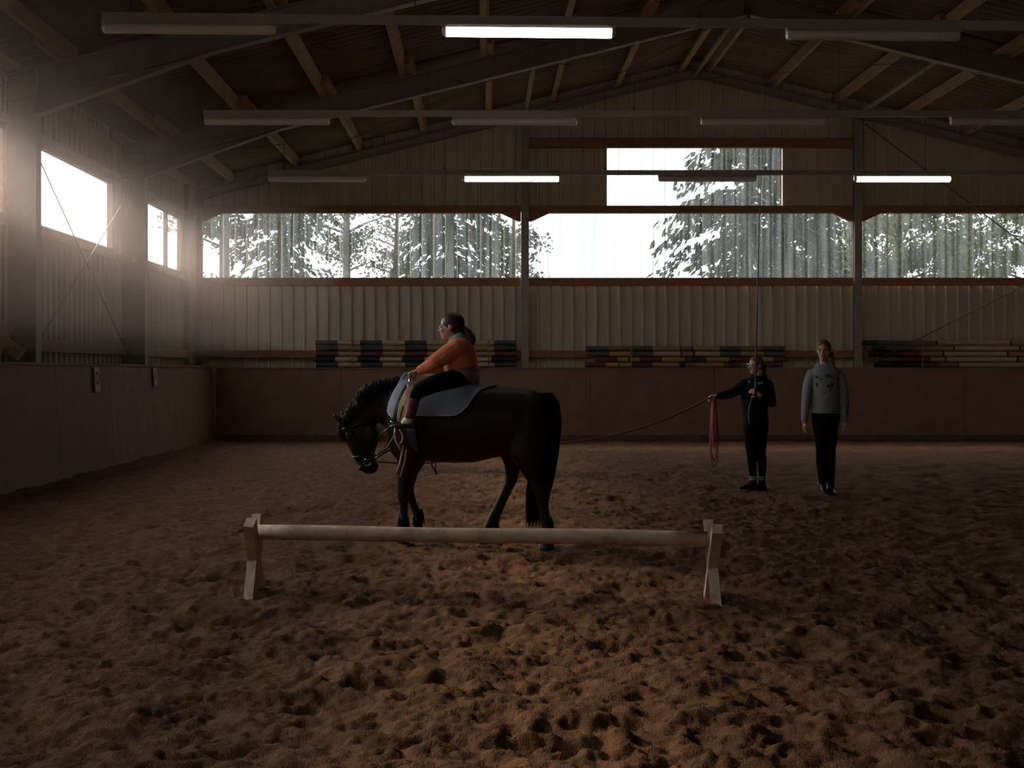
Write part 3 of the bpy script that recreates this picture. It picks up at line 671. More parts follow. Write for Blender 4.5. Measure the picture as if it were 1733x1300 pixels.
# feather hair round the fetlocks, mane, tail, forelock
def strands(name, roots, mat_, parent, r0=0.004):
    g = MB()
    for pts in roots: g.tube(pts, [r0*(1-0.75*i/(len(pts)-1)) for i in range(len(pts))], 3)
    o = g.build(name, mat_, parent, smooth=True, fixn=False); return o
rd = random.Random(5)
R_ = []
for cxx, cyy, dc in ((468, 1060, -0.125), (512, 1048, 0.10), (1158, 1060, -0.125), (876, 1075, 0.125)):
    for _ in range(70):
        a = rd.uniform(0, 6.283); rr = 0.032; x0 = hx(cxx)+rr*math.cos(a)*0.9; y0 = dc+rr*0.8*math.sin(a); z0 = hz(cyy)+rd.uniform(-.02, .03)
        R_.append([(x0, y0, z0), (x0+0.013*math.cos(a)+.005, y0+0.011*math.sin(a), z0-0.045), (x0+0.018*math.cos(a)+.006, y0+0.015*math.sin(a), z0-0.095)])
strands('feather_hair', R_, M['hair_horse'], horse, 0.005)['kind'] = 'stuff'
R_ = []
crest = [(470, 396), (420, 398), (375, 406), (335, 415), (298, 424), (270, 442), (243, 466), (216, 505), (192, 540), (170, 580)]
for _ in range(620):
    t = rd.random()*(len(crest)-1.001); i = int(t); f = t-i
    cx_ = crest[i][0]*(1-f)+crest[i+1][0]*f; cy_ = crest[i][1]*(1-f)+crest[i+1][1]*f
    s_ = 1 if rd.random() < 0.6 else -1; x0, z0 = HC(cx_, cy_+6); l = rd.uniform(.06, .17); up = rd.uniform(0.004, 0.030) if t < 6 else rd.uniform(0, 0.012)
    R_.append([(x0, s_*0.01, z0), (x0-0.012+rd.uniform(-.015,.015), s_*0.028, z0+up), (x0-0.01+rd.uniform(-.02,.02), s_*0.068, z0+up-0.035), (x0+0.005+rd.uniform(-.03,.03), s_*(0.080+.01*rd.random()), z0-l)])
strands('mane', R_, M['hair_horse'], horse, 0.0045)
R_ = []
for _ in range(130):
    x0, z0 = HC(160+rd.uniform(-8, 10), 600+rd.uniform(-8, 8)); y0 = rd.uniform(-.035, .035)
    R_.append([(x0, y0, z0), (x0-0.028, y0, z0-0.03), (x0-0.036+rd.uniform(-.01,.012), y0*1.1, z0-rd.uniform(.07, .10)), (x0-0.022+rd.uniform(-.012,.02), y0*1.2, z0-rd.uniform(.12, .18))])
o = strands('forelock', R_, mat('brown_forelock', (0.07, 0.035, 0.022), 0.5), horse, 0.0035)
TL = [(1140, 466, 30), (1166, 520, 36), (1166, 640, 50), (1148, 760, 56), (1125, 880, 58), (1100, 1000, 52), (1088, 1095, 36)]
g = MB(); g.ring_loft([((hx(x), -0.01, hz(y)), (w_*0.72/U, 0, 0), (0, min(w_*0.6, 26)/U, 0)) for x, y, w_ in TL[:-1]], 10)
g.build('dock', M['hair_horse'], horse, smooth=True)
R_ = []
for _ in range(560):
    u = rd.uniform(-1, 1); v = rd.uniform(-1, 1); pts = []; kk = rd.uniform(0.82, 1.02)
    for i, (x, y, w_) in enumerate(TL):
        pts.append((hx(x)+u*w_/U*0.98+rd.uniform(-.004,.004), -0.01+v*min(w_, 40)/U*0.9, hz(466+(y-466)*kk)))
    R_.append(pts)
strands('tail', R_, M['hair_horse'], horse, 0.0055)
# ears, eyes
for dc, (tx, ty) in ((-0.045, (114, 572)), (0.045, (132, 560))):
    g = MB(); b0 = Vector((hx(168), dc, hz(618))); tp = Vector((hx(tx), dc*1.3, hz(ty))); ax = (tp-b0)
    secs = []
    for t, s_ in ((-0.15, .75), (0.1, .95), (0.35, 1.0), (0.6, .8), (0.82, .5), (1.0, .1)):
        c = b0+ax*t; pv = Vector((ax.z, 0, -ax.x)).normalized(); secs.append((c, pv*0.024*s_, Vector((0, 0.016*s_, 0))))
    g.ring_loft(secs, 12); g.build('ear', M['horse'], horse, smooth=True)
for s_ in (-1, 1):
    g = MB(); g.ell((hx(190), s_*0.068, hz(684)), (0.013, 0.008, 0.011)); g.build('eye', M['eye'], horse, smooth=True)
# bridle
tack = tag(empty('bridle', (0,0,0)), 'black leather bridle with shining bit rings on the pony head', 'bridle'); tack.parent = None
tack.location = HLOC; tack.rotation_euler = (0,0,horse_rz)
g = MB()
def strapring(mb, ax, ay, bx, by, hd, r=0.0065, n=20, w_=1.0):
    A = Vector((hx(ax), 0, hz(ay))); B = Vector((hx(bx), 0, hz(by))); c = (A+B)/2; u_ = (A-B)/2
    pts = [c+u_*math.cos(2*math.pi*i/n)*1.03+Vector((0, hd*math.sin(2*math.pi*i/n), 0)) for i in range(n+1)]; mb.tube(pts, r, 6)
strapring(g, 202, 778, 318, 770, 0.060); g.build('noseband', M['leather'], tack, smooth=True)
g = MB(); strapring(g, 147, 645, 322, 600, 0.090); g.build('browband', M['leather'], tack, smooth=True)
for s_ in (-1, 1):
    g = MB(); g.tube([(hx(182), s_*0.066, hz(604)), (hx(205), s_*0.085, hz(655)), (hx(250), s_*0.088, hz(720)), (hx(285), s_*0.062, hz(790))], 0.006, 6); g.build('cheek_strap', M['leather'], tack, smooth=True)
    g = MB(); c = Vector((hx(285), s_*0.062, hz(800))); g.tube([c+Vector((0.028*math.cos(t), 0, 0.028*math.sin(t))) for t in np.linspace(0, 6.283, 17)], 0.004, 6); g.build('bit_ring', M['chrome'], tack, smooth=True)
    g = MB(); g.tube([(hx(290), s_*0.062, hz(798)), (hx(340), s_*0.12, hz(762)), (hx(400), s_*0.19, hz(730)), (hx(460), s_*0.25, hz(640))], 0.008, 6); g.build('side_rein', M['leather'], tack, smooth=True)
    g = MB(); g.ell((hx(345), s_*0.125, hz(762)), (0.012, 0.006, 0.010)); g.build('buckle', M['chrome'], tack, smooth=True)
g = MB(); g.tube([(hx(290), -0.062, hz(798)), (hx(335), -0.10, hz(700)), (hx(372), -0.16, hz(660)), (hx(435), -0.235, hz(612))], 0.006, 6); g.build('rein', M['leather'], tack, smooth=True)

# body surface lookup for things that lie on the horse
tx = np.array([hx(r[0]) for r in TRK]); tt = np.array([hz(r[1]) for r in TRK]); tb = np.array([hz(r[2]) for r in TRK]); tw = np.array([r[3]/U for r in TRK])
def bodyw(x, z, off):
    t_, b_, w_ = np.interp(x, tx, tt), np.interp(x, tx, tb), np.interp(x, tx, tw)
    a = (t_-b_)/2; q = (z-(t_+b_)/2)/a
    core = w_*math.sqrt(max(0.0, 1-min(q*q, 1)))
    return max(core, 0.035 if q > 0.8 else 0.0) + off
def drape(rows, name, mats, off, parent, thick=0.012, nx=14, far=True, trim=None):
    # rows top->bottom: (y, xl, xr) in photo pixels
    mb = MB(); ny = len(rows)
    for s_ in ((-1, 1) if far else (-1,)):
        base = len(mb.v)
        for (y, xl, xr) in rows:
            for i in range(nx):
                px = xl+(xr-xl)*i/(nx-1); x, z = pxl(px, y); mb.v.append((x, s_*bodyw(x, z, off), z))
        for j in range(ny-1):
            for i in range(nx-1):
                q = (base+j*nx+i, base+j*nx+i+1, base+(j+1)*nx+i+1, base+(j+1)*nx+i); mb.f.append(q if s_ < 0 else q[::-1]); mb.m.append(0)
    if far:
        for i in range(nx-1): mb.f.append((i, ny*nx+i, ny*nx+i+1, i+1)); mb.m.append(0)
    o = mb.build(name, mats, parent, smooth=True); md = o.modifiers.new('t', 'SOLIDIFY'); md.thickness = thick; md.offset = 0
    s2 = o.modifiers.new('s', 'SUBSURF'); s2.levels = 1; s2.render_levels = 2
    if trim:
        g = MB()
        for s_ in (-1, 1):
            loop = [(xl, y) for y, xl, xr in rows]+[(xr, y) for y, xl, xr in reversed(rows)]
            pts = []
            for px, py in loop:
                x, z = pxl(px, py); pts.append((x, s_*bodyw(x, z, off+thick*.3), z))
            g.tube(pts, 0.005, 6)
        g.build('piping', trim, o, smooth=True)
    return o
def c2(y, a, b): return (620+y/6.5, 640+a/6.5, 640+b/6.5)
def h5(y, a, b): return (500+y/2.826, 520+a/2.826, 520+b/2.826)
padr = tag(empty('saddle_pad', HLOC, horse_rz), 'grey blue saddle pad with pale piping over the pony back', 'pad')
drape([c2(68, 316, 380), c2(90, 290, 410), c2(140, 260, 405), c2(200, 222, 375), c2(300, 178, 330), c2(400, 132, 300), c2(455, 108, 290), c2(490, 120, 284), c2(530, 165, 280), c2(560, 205, 276)], 'front_flap', M['pad'], 0.030, padr, trim=M['pad_trim'])
drape([h5(424, 700, 912), h5(434, 640, 872), h5(450, 590, 838), h5(480, 560, 815), h5(515, 545, 797), h5(540, 540, 778), h5(556, 538, 760), h5(567, 545, 742), h5(570, 555, 715)], 'rear_flap', M['pad'], 0.026, padr, trim=M['pad_trim'])
sur = tag(empty('vaulting_girth', HLOC, horse_rz), 'tan leather girth with chrome grip handles and hanging foot loops', 'girth')
drape([c2(96, 440, 640), c2(130, 428, 600), c2(190, 392, 500), c2(250, 352, 462), c2(330, 318, 440), c2(400, 290, 418), c2(480, 278, 396), c2(540, 272, 384), c2(610, 270, 372)], 'girth_pad', M['tan'], 0.058, sur, thick=0.02)
drape([c2(180, 352, 372), c2(250, 315, 340), c2(330, 282, 310), c2(400, 258, 288), c2(480, 236, 272), c2(550, 226, 266), c2(600, 222, 266)], 'dark_edge', M['leather'], 0.052, sur, thick=0.02)
drape([c2(395, 340, 352), c2(450, 325, 350), c2(520, 312, 326), c2(590, 300, 312)], 'slot_strap', M['leather'], 0.074, sur, thick=0.006, nx=4)
drape([c2(640, 360, 470), c2(720, 372, 475), c2(800, 380, 480), c2(880, 392, 485), c2(950, 405, 485)], 'belly_strap', mat('grey_webbing', (0.05, 0.05, 0.055), 0.8, bump=0.2), 0.020, sur)
def P2(cx, cy, dep): x, z = pxl(640+cx/6.5, 620+cy/6.5); return (x, dep, z)
for s_ in (-1, 1):
    g = MB(); g.tube([P2(425, 84, s_*.10), P2(400, 100, s_*.13), P2(382, 150, s_*.15), P2(370, 200, s_*.165)], 0.009, 10); g.build('grip_handle', M['chrome'], sur, smooth=True)
    g = MB(); g.tube([P2(370, 200, s_*.165), P2(376, 240, s_*.18), P2(395, 275, s_*.19), P2(425, 300, s_*.195)], 0.012, 10); g.build('grip_cover', M['tan'], sur, smooth=True)
    g = MB(); dd = s_*0.29
    g.tube([P2(262, 670, dd), P2(255, 740, dd), P2(265, 800, dd), P2(300, 860, dd), P2(330, 920, dd)], 0.008, 6)
    g.tube([P2(310, 680, dd), P2(345, 740, dd), P2(345, 800, dd), P2(310, 845, dd)], 0.008, 6)
    g.tube([P2(350, 860, dd), P2(335, 950, dd), P2(310, 1060, dd), P2(270, 1165, dd*.96)], 0.008, 6); g.tube([P2(385, 900, dd), P2(375, 1000, dd), P2(350, 1090, dd), P2(315, 1195, dd*.96)], 0.008, 6)
    g.build('foot_loop', M['tan'], sur, smooth=True)
g = MB(); dd = -0.31; g.tube([P2(628, 1010, -.2), P2(640, 1080, -.2), P2(668, 1120, -.2), P2(690, 1180, -.2)], 0.006, 5); g.tube([P2(680, 1010, -.2), P2(676, 1090, -.2), P2(695, 1170, -.2)], 0.004, 5); g.build('loose_strap', M['leather'], sur, smooth=True)
g = MB(); g.ell(P2(230, 605, -0.30), (0.016, 0.008, 0.011), pitch=0.6); g.build('buckle', M['chrome'], sur, smooth=True)

# ================================================================= figures
def head_mesh(mb, c, R, yaw, sx=1.0):
    # R = half head height; yaw: direction the face looks (0 = -Y)
    c = Vector(c); rot = Matrix.Rotation(yaw, 3, 'Z')
    def E(p, r, pitch=0): mb.ell(c+rot@Vector((p[0]*R, p[1]*R, p[2]*R)), (r[0]*R*sx, r[1]*R, r[2]*R), yaw)
    E((0, 0.10, 0.26), (.68, .82, .72)); E((0, -0.12, -0.22), (.56, .62, .62)); E((0, -0.36, -0.66), (.33, .34, .30))
    E((0, -0.56, 0.16), (.44, .20, .12)); E((0, -0.72, -0.08), (.10, .16, .26)); E((0, -0.82, -0.22), (.14, .15, .11))
    E((0, -0.66, -0.46), (.22, .14, .09)); E((-.30, -0.52, -0.18), (.22, .2, .2)); E((.30, -0.52, -0.18), (.22, .2, .2))
    for s_ in (-1, 1): E((s_*.66, 0.08, 0.0), (.09, .17, .22))
def head_parts(parent, c, R, yaw, hairmat, sx=1.0):
    c = Vector(c); rot = Matrix.Rotation(yaw, 3, 'Z')
    for s_ in (-1, 1):
        g = MB(); g.ell(c+rot@Vector((s_*.25*R*sx, -.645*R, .02*R)), (.10*R, .07*R, .055*R), yaw); g.build('eye', M['eye'], parent, smooth=True)
        g = MB(); g.ell(c+rot@Vector((s_*.27*R*sx, -.74*R, .20*R)), (.17*R, .05*R, .035*R), yaw); g.build('eyebrow', hairmat, parent, smooth=True)
    g = MB(); g.ell(c+rot@Vector((0, -.785*R, -.47*R)), (.17*R, .05*R, .045*R), yaw); g.build('mouth', M['lips'], parent, smooth=True)
def hair_cap(parent, c, R, yaw, m, sx=1.0, extra=None):
    c = Vector(c); rot = Matrix.Rotation(yaw, 3, 'Z'); g = MB()
    g.ell(c+rot@Vector((0, .17*R, .33*R)), (.74*R*sx, .84*R, .74*R), yaw, 24, 14); g.ell(c+rot@Vector((0, .34*R, -.02*R)), (.64*R*sx, .60*R, .62*R), yaw, 20, 12)
    if extra: extra(g, c, rot)
    o = fuse(g, 'hair', m, R*0.05, 4, parent); return o
def hand(mb, wrist, direction, side, L=0.16, curl=0.5, palm_n=(0,-1,0)):
    # wrist position, direction of the fingers, side vector towards the thumb
    W_ = Vector(wrist); d = Vector(direction).normalized(); n = Vector(palm_n); n = (n-d*n.dot(d)).normalized(); s_ = d.cross(n).normalized()*side
    mb.ring_loft([(W_+d*L*a, s_*L*b, n*L*c_) for a, b, c_ in ((-.08, .16, .12), (.05, .17, .11), (.25, .23, .10), (.45, .24, .085), (.52, .2, .06))], 12)
    for i, (o_, ln) in enumerate(((.17, .40), (.06, .46), (-.06, .43), (-.17, .34))):
        p = W_+d*L*.42+s_*L*o_; q = p+d*L*ln*.45+n*L*ln*curl*.25; r2 = q+d*L*ln*.3*(1-curl*.6)+n*L*ln*.5*curl; r3 = r2+d*L*ln*.15*(1-curl*1.6)+n*L*ln*.45*curl
        mb.tube([p, q, r2, r3], [L*.062, L*.056, L*.05, L*.04], 8)
    p = W_+d*L*.12+s_*L*.17; mb.tube([p, p+s_*L*.16+d*L*.14+n*L*.05, p+s_*L*.19+d*L*.34+n*L*.12*(1+curl)], [L*.075, L*.062, L*.045], 8)
def limb(mb, pts, n=12):
    mb.tube([p[:3] for p in pts], [p[3] for p in pts], n); mb.ell(pts[0][:3], (pts[0][3],)*3); mb.ell(pts[-1][:3], (pts[-1][3],)*3)

# ---- rider
RC = lambda x, y: pxl(660+x/6.5, 520+y/6.5)
def rp(x, y, d): a = RC(x, y); return (a[0], d, a[1])
rider = tag(empty('person', HLOC, horse_rz), 'child in an orange hooded jacket and black leggings riding the pony', 'person')
HR = 0.111; hc = rp(668, 222, 0)
g = MB(); head_mesh(g, hc, HR, -math.pi/2, 0.95)
limb(g, [(*rp(690, 300, 0), .050), (*rp(730, 380, 0), .055)])
pairs(g, [(650, 400, 880, 380, .10, 0), (640, 480, 900, 480, .11, 0), (650, 600, 930, 600, .11, 0), (690, 690, 950, 720, .12, 0), (760, 760, 950, 810, .12, 0)], 14, RC)
for s_ in (-1, 1):
    limb(g, [(*rp(790, 460, s_*.125), .042), (*rp(560, 610, s_*.15), .036), (*rp(370, 690, s_*.115), .026), (*rp(335, 702, s_*.112), .022)])
    hand(g, rp(345, 700, s_*.112), (-1, 0, -.12), -s_, 0.125, 0.75, (0, 0, -1))
    limb(g, [(*rp(850, 780, s_*.10), .045), (*rp(560, 815, s_*.265), .045), (*rp(385, 900, s_*.315), .038)]); limb(g, [(*rp(385, 905, s_*.315), .044), (*rp(330, 1050, s_*.33), .042), (*rp(285, 1200, s_*.335), .028), (*rp(280, 1250, s_*.335), .028)])
    limb(g, [(*rp(285, 1250, s_*.335), .025), (*rp(235, 1278, s_*.335), .018)])
fuse(g, 'body', M['skin'], 0.0055, 5, rider)
head_parts(rider, hc, HR, -math.pi/2, M['brown_hair'], 0.95)
def ext(g, c, rot):
    g.tube([rp(740, 215, 0), rp(800, 225, 0), rp(850, 270, -.005), rp(890, 330, -.008), rp(905, 385, -.01), rp(895, 425, -.01)], [.03, .026, .033, .040, .032, .012], 12)
hair_cap(rider, hc, HR, -math.pi/2, M['brown_hair'], 0.95, ext)
g = MB(); g.tube([Vector(rp(805, 222, 0))+Vector((0.006*math.cos(t), 0.03*math.cos(t), 0.03*math.sin(t))) for t in np.linspace(0, 6.283, 13)], 0.007, 6); g.build('hair_tie', M['pad_trim'], rider, smooth=True)
g = MB()
pairs(g, [(655, 345, 870, 330, .085, 0), (640, 385, 905, 385, .15, 0), (610, 430, 930, 440, .165, 0), (585, 500, 950, 520, .165, 0), (585, 570, 962, 580, .160, 0), (588, 640, 965, 625, .160, 0), (600, 712, 968, 660, .160, 0)], 20, RC)
for s_ in (-1, 1):
    limb(g, [(*rp(775, 445, s_*.135), .072), (*rp(660, 520, s_*.16), .070), (*rp(545, 600, s_*.165), .064), (*rp(450, 655, s_*.14), .050), (*rp(365, 692, s_*.118), .040)])
jk = fuse(g, 'jacket', M['orange'], 0.006, 3, rider)
for s_ in (-1, 1):
    g = MB(); g.ring_loft([(rp(372, 690, s_*.119), (0.012, 0, 0.040), (0, .042, 0)), (rp(345, 700, s_*.113), (0.010, 0, 0.037), (0, .040, 0))], 14); g.build('cuff', M['orange'], jk, smooth=True)
g = MB(); pairs(g, [(640, 352, 800, 258, .060, 0), (632, 372, 830, 290, .085, 0), (668, 392, 862, 330, .10, 0), (760, 372, 900, 400, .085, 0)], 16, RC); fuse(g, 'hood', M['teal'], 0.006, 4, rider)
g = MB(); pairs(g, [(625, 690, 966, 640, .148, 0), (660, 715, 975, 690, .156, 0), (700, 735, 978, 716, .158, 0)], 20, RC); g.build('shirt_band', M['greyband'], rider, smooth=True)
g = MB(); pairs(g, [(690, 722, 978, 712, .160, 0), (740, 765, 984, 770, .166, 0), (820, 810, 980, 822, .165, 0), (900, 842, 972, 842, .150, 0)], 20, RC); g.build('shirt_hem', M['mauve'], rider, smooth=True)
g = MB()
pairs(g, [(650, 700, 950, 700, .13, 0), (700, 740, 965, 830, .15, 0)], 16, RC)
for s_ in (-1, 1):
    g.ring_loft([(rp((a+c)/2, (b+d)/2, s_*dc), ((RC(a, b)[0]-RC(c, d)[0])/2, 0, (RC(a, b)[1]-RC(c, d)[1])/2), (0, hw, 0)) for a, b, c, d, hw, dc in
        [(800, 700, 940, 845, .09, .10), (720, 705, 880, 862, .095, .17), (640, 708, 760, 895, .088, .235), (520, 752, 620, 925, .075, .285), (420, 800, 505, 965, .062, .315), (350, 850, 440, 990, .054, .325), (312, 925, 425, 1000, .050, .33), (292, 1000, 410, 1030, .049, .335), (280, 1070, 390, 1080, .047, .335)]], 14)
fuse(g, 'leggings', M['black'], 0.0065, 4, rider)
for s_ in (-1, 1):
    g = MB(); g.ring_loft([(rp((a+c)/2, (b+d)/2, s_*.335), ((RC(a, b)[0]-RC(c, d)[0])/2, 0, (RC(a, b)[1]-RC(c, d)[1])/2), (0, hw, 0)) for a, b, c, d, hw in
        [(288, 985, 412, 1000, .054), (275, 1060, 400, 1070, .056), (262, 1130, 380, 1140, .053), (250, 1200, 355, 1215, .046)]], 16); g.build('knit_sock', M['purple'], rider, smooth=True)
    g = MB(); g.ring_loft([(rp((a+c)/2, (b+d)/2, s_*.335), ((RC(a, b)[0]-RC(c, d)[0])/2, 0, (RC(a, b)[1]-RC(c, d)[1])/2), (0, hw, 0)) for a, b, c, d, hw in
        [(248, 1195, 352, 1210, .038), (215, 1235, 345, 1240, .040), (205, 1268, 345, 1270, .040)]], 16); g.build('white_sock', M['white'], rider, smooth=True)
    g = MB()
    for (a, z1, z2, hw) in (0,)*0: pass
    g.ring_loft([(rp(x, (y0+y1)/2, s_*.335), (0, 0, (RC(0, y0)[1]-RC(0, y1)[1])/2), (0, hw, 0)) for x, y0, y1, hw in [(385, 1262, 1310, .030), (350, 1248, 1318, .038), (280, 1252, 1318, .040), (200, 1262, 1316, .043), (130, 1274, 1312, .040), (90, 1284, 1308, .026)]], 16)
    sh = g.build('shoe', M['leather'], rider, smooth=True)

# ---- standing figures, crop units of the right-hand zoom
def standing(ox, d, S, gy, name_label):
    u = 3.823*S; px0 = 1180+ox/3.823
    r = tag(empty('person', (wx(px0, d), d, 0)), name_label, 'person')
    conv = lambda x, y: ((x-ox)/u, (gy-y)/u)
    def p3(x, y, dep=0.0): a = conv(x, y); return (a[0], dep, a[1])
    return r, conv, p3, u

# teenager in the grey hoodie
teen, TC, tp, tu = standing(825, 14.8, 155.6, 1142, 'teenager in pale grey printed hoodie and black trousers standing at right')
HR = 0.116; hc = tp(818, 208, 0); ty = math.radians(-22)
g = MB(); head_mesh(g, hc, HR, ty, 0.95)
limb(g, [(*tp(822, 265, .01), .050), (*tp(826, 310, .015), .054)])
g.ring_loft([(tp(x, y, .01), (w_, 0, 0), (0, dd, 0)) for x, y, w_, dd in ((828, 320, .08, .06), (830, 350, .13, .075), (830, 450, .12, .085), (832, 560, .11, .085), (834, 640, .12, .085), (832, 700, .11, .08))], 16)
for s_, xs_ in ((-1, ((738, 370), (708, 480), (692, 610), (689, 665))), (1, ((922, 370), (948, 480), (951, 610), (950, 655)))):
    limb(g, [(*tp(*xs_[0], .01), .04), (*tp(*xs_[1], .0), .033), (*tp(*xs_[2], -.01), .028), (*tp(*xs_[3], -.02), .024)])
    hand(g, tp(xs_[3][0], xs_[3][1], -.02), (0.02*s_, -.05, -1), 1 if s_ > 0 else 1, 0.165, 0.35, (-s_, 0, 0))
limb(g, [(*tp(798, 710, .01), .060), (*tp(803, 880, .0), .040), (*tp(815, 1080, .02), .028)]); limb(g, [(*tp(868, 710, .01), .060), (*tp(866, 880, .0), .040), (*tp(867, 1090, .02), .028)])
limb(g, [(*tp(817, 1085, .02), .025), (*tp(817, 1095, -.0), .022)]); limb(g, [(*tp(868, 1100, .02), .025), (*tp(867, 1112, -.0), .022)])
fuse(g, 'body', M['skin'], 0.006, 5, teen)
head_parts(teen, hc, HR, ty, M['blond_hair'], 0.95)
def ext(g, c, rot):
    pts = [tp(862, 200, .02), tp(872, 240, .0), tp(870, 280, -.03), tp(868, 310, -.06)]
    for i in range(9):
        t = i/8*3; k = min(int(t), 2); f = t-k; p = Vector(pts[k])*(1-f)+Vector(pts[k+1])*f; g.ell(p+Vector((0.008*(-1)**i, 0, 0)), (.022, .022, .022))
hair_cap(teen, hc, HR, ty, M['blond_hair'], 0.95, ext)
g = MB()
g.ring_loft([(tp((a+b)/2, y, .01), ((b-a)/2/tu, 0, 0), (0, dd, 0)) for a, b, y, dd in ((790, 868, 302, .06), (762, 896, 314, .085), (738, 920, 328, .10), (722, 936, 350, .115), (730, 928, 400, .125), (735, 922, 470, .13), (738, 920, 540, .125), (737, 926, 585, .13), (736, 928, 604, .125))], 22)
for s_, xs_ in ((-1, ((744, 362, .064), (722, 420, .062), (709, 490, .057), (699, 570, .050), (691, 645, .040), (690, 662, .036))), (1, ((914, 362, .064), (934, 420, .062), (946, 490, .057), (952, 570, .050), (951, 636, .041), (950, 650, .037)))):
    limb(g, [(*tp(x, y, .01-.00012*(y-350)), r_) for x, y, r_ in xs_])
hd = fuse(g, 'hoodie', M['hoodie'], 0.007, 4, teen)
g = MB(); pairs(g, [(775, 316, 880, 318, .07, .03), (766, 300, 888, 304, .085, .04), (782, 286, 876, 290, .075, .055)], 18, TC); fuse(g, 'hood', M['hoodie'], 0.007, 3, teen)
g = MB(); g.ring_loft([(tp(832, y, .01), (w_/tu, 0, 0), (0, .128, 0)) for y, w_ in ((584, 95), (590, 97.5), (606, 97), (612, 94))], 22); g.build('hem_band', M['hoodie'], hd, smooth=True)
# dark scribbled print on chest and cuff: small flat strokes laid on the cloth
prn = [(752, 372, 768, 384), (758, 380, 764, 368), (808, 362, 822, 370), (822, 376, 836, 360), (836, 366, 846, 376), (812, 374, 826, 380), (848, 378, 868, 384), (756, 418, 762, 440), (762, 418, 768, 428), (818, 428, 838, 436), (838, 440, 852, 422), (856, 418, 862, 442), (826, 436, 832, 444), (846, 446, 852, 452), (800, 476, 812, 480), (840, 460, 843, 470), (780, 392, 790, 386)]
g = MB()
for x0, y0, x1, y1 in prn:
    f = lambda x: -0.128*math.sqrt(max(0, 1-((x-830)/97)**2))+.006
    a = Vector(tp(x0, y0, f(x0))); b = Vector(tp(x1, y1, f(x1))); g.bar(a, b, 0.010, 0.010, up=(0, 1, 0))
for x0, y0, x1, y1 in ((945, 565, 968, 570), (958, 585, 960, 625), (950, 600, 964, 604)):
    g.bar(tp(x0, y0, -.065), tp(x1, y1, -.062), 0.009, 0.012, up=(0,1,0))
g.build('chest_print', M['print'], hd)['kind'] = 'stuff'
g = MB()
g.ring_loft([(tp((a+b)/2, y, .01), ((b-a)/2/tu, 0, 0), (0, dd, 0)) for a, b, y, dd in ((742, 926, 590, .115), (742, 926, 640, .12), (748, 918, 690, .12), (752, 912, 720, .105))], 20)
for rows in (((752, 836, 700, .10, .01), (762, 838, 780, .085, 0), (768, 838, 860, .068, -.005), (770, 836, 920, .066, .01), (780, 836, 1000, .055, .02), (792, 838, 1070, .046, .03)),
             ((828, 912, 700, .10, .01), (832, 902, 780, .085, 0), (836, 894, 860, .068, 0), (838, 896, 920, .066, .01), (840, 893, 1000, .055, .02), (843, 890, 1080, .046, .03))):
    g.ring_loft([(tp((a+b)/2, y, dc), ((b-a)/2/tu, 0, 0), (0, dd, 0)) for a, b, y, dd, dc in rows], 16)
fuse(g, 'trousers', M['black'], 0.007, 4, teen)
for cx_, cyb, tx_ in ((818, 1122, -14), (868, 1144, -4)):
    g = MB(); zz = (1142-cyb)/tu if cyb < 1130 else 0.0
    g.ring_loft([((tp(cx_, 0)[0], .03, zz+0.13), (.042, 0, 0), (0, .045, 0)), ((tp(cx_, 0)[0], .03, zz+0.06), (.042, 0, 0), (0, .048, 0)), ((tp(cx_, 0)[0], .02, zz+0.01), (.04, 0, 0), (0, .06, 0))], 14)
    g.ring_loft([((tp(cx_+tx_*t, 0)[0], y, zz+h/2), (w_, 0, 0), (0, 0, h/2)) for t, y, w_, h in ((0, .085, .025, .06), (0, .06, .036, .08), (.2, 0, .037, .085), (.6, -.07, .042, .06), (.9, -.13, .038, .045), (1, -.17, .02, .03))], 14)
    fuse(g, 'boot', M['leather'], 0.006, 3, teen)
g = MB(); g.tube([tp(836, 1060, -.03), tp(834, 1085, -.05), tp(824, 1100, -.10), tp(806, 1112, -.14)], [.004, .008, .012, .012], 8); g.build('boot_highlight', M['white'], teen, smooth=True)  # light highlight on the boot, built as a white streak

# trainer in black
tr, KC, kp, ku = standing(385, 15.15, 151.8, 1122, 'trainer in black sportswear and glasses holding a whip and lunge line')
HR = 0.104; hc = kp(378, 303, 0); ky = math.radians(-62)
g = MB(); head_mesh(g, hc, HR, ky, 0.98); limb(g, [(*kp(392, 345, .01), .050), (*kp(396, 385, .02), .056)])
g.ring_loft([(kp(x, y, .02), (w_, 0, 0), (0, dd, 0)) for x, y, w_, dd in ((385, 400, .08, .07), (382, 430, .12, .08), (378, 540, .12, .09), (380, 640, .12, .09), (382, 720, .10, .09))], 16)
limb(g, [(*kp(305, 425, 0), .04), (*kp(210, 485, -.03), .034), (*kp(135, 500, -.06), .026), (*kp(118, 498, -.06), .023)]); hand(g, kp(122, 498, -.06), (-1, -.1, -.05), 1, 0.15, 0.8, (0, 0, -1))
limb(g, [(*kp(456, 430, .02), .04), (*kp(482, 545, .0), .034), (*kp(428, 518, -.13), .028), (*kp(378, 490, -.20), .022)]); hand(g, kp(378, 492, -.20), (-.75, -.1, .5), 1, 0.15, 0.85, (-.3, .9, -.2))
limb(g, [(*kp(346, 710, .02), .060), (*kp(352, 880, .0), .040), (*kp(362, 1070, .02), .028)]); limb(g, [(*kp(414, 710, .02), .060), (*kp(417, 880, .0), .040), (*kp(421, 1080, .02), .028)])
limb(g, [(*kp(363, 1080, .02), .025), (*kp(358, 1090, .02), .022)]); limb(g, [(*kp(421, 1085, .02), .025), (*kp(416, 1098, .02), .022)])
fuse(g, 'body', M['skin'], 0.006, 5, tr)
head_parts(tr, hc, HR, ky, M['blond_hair'], 0.98)
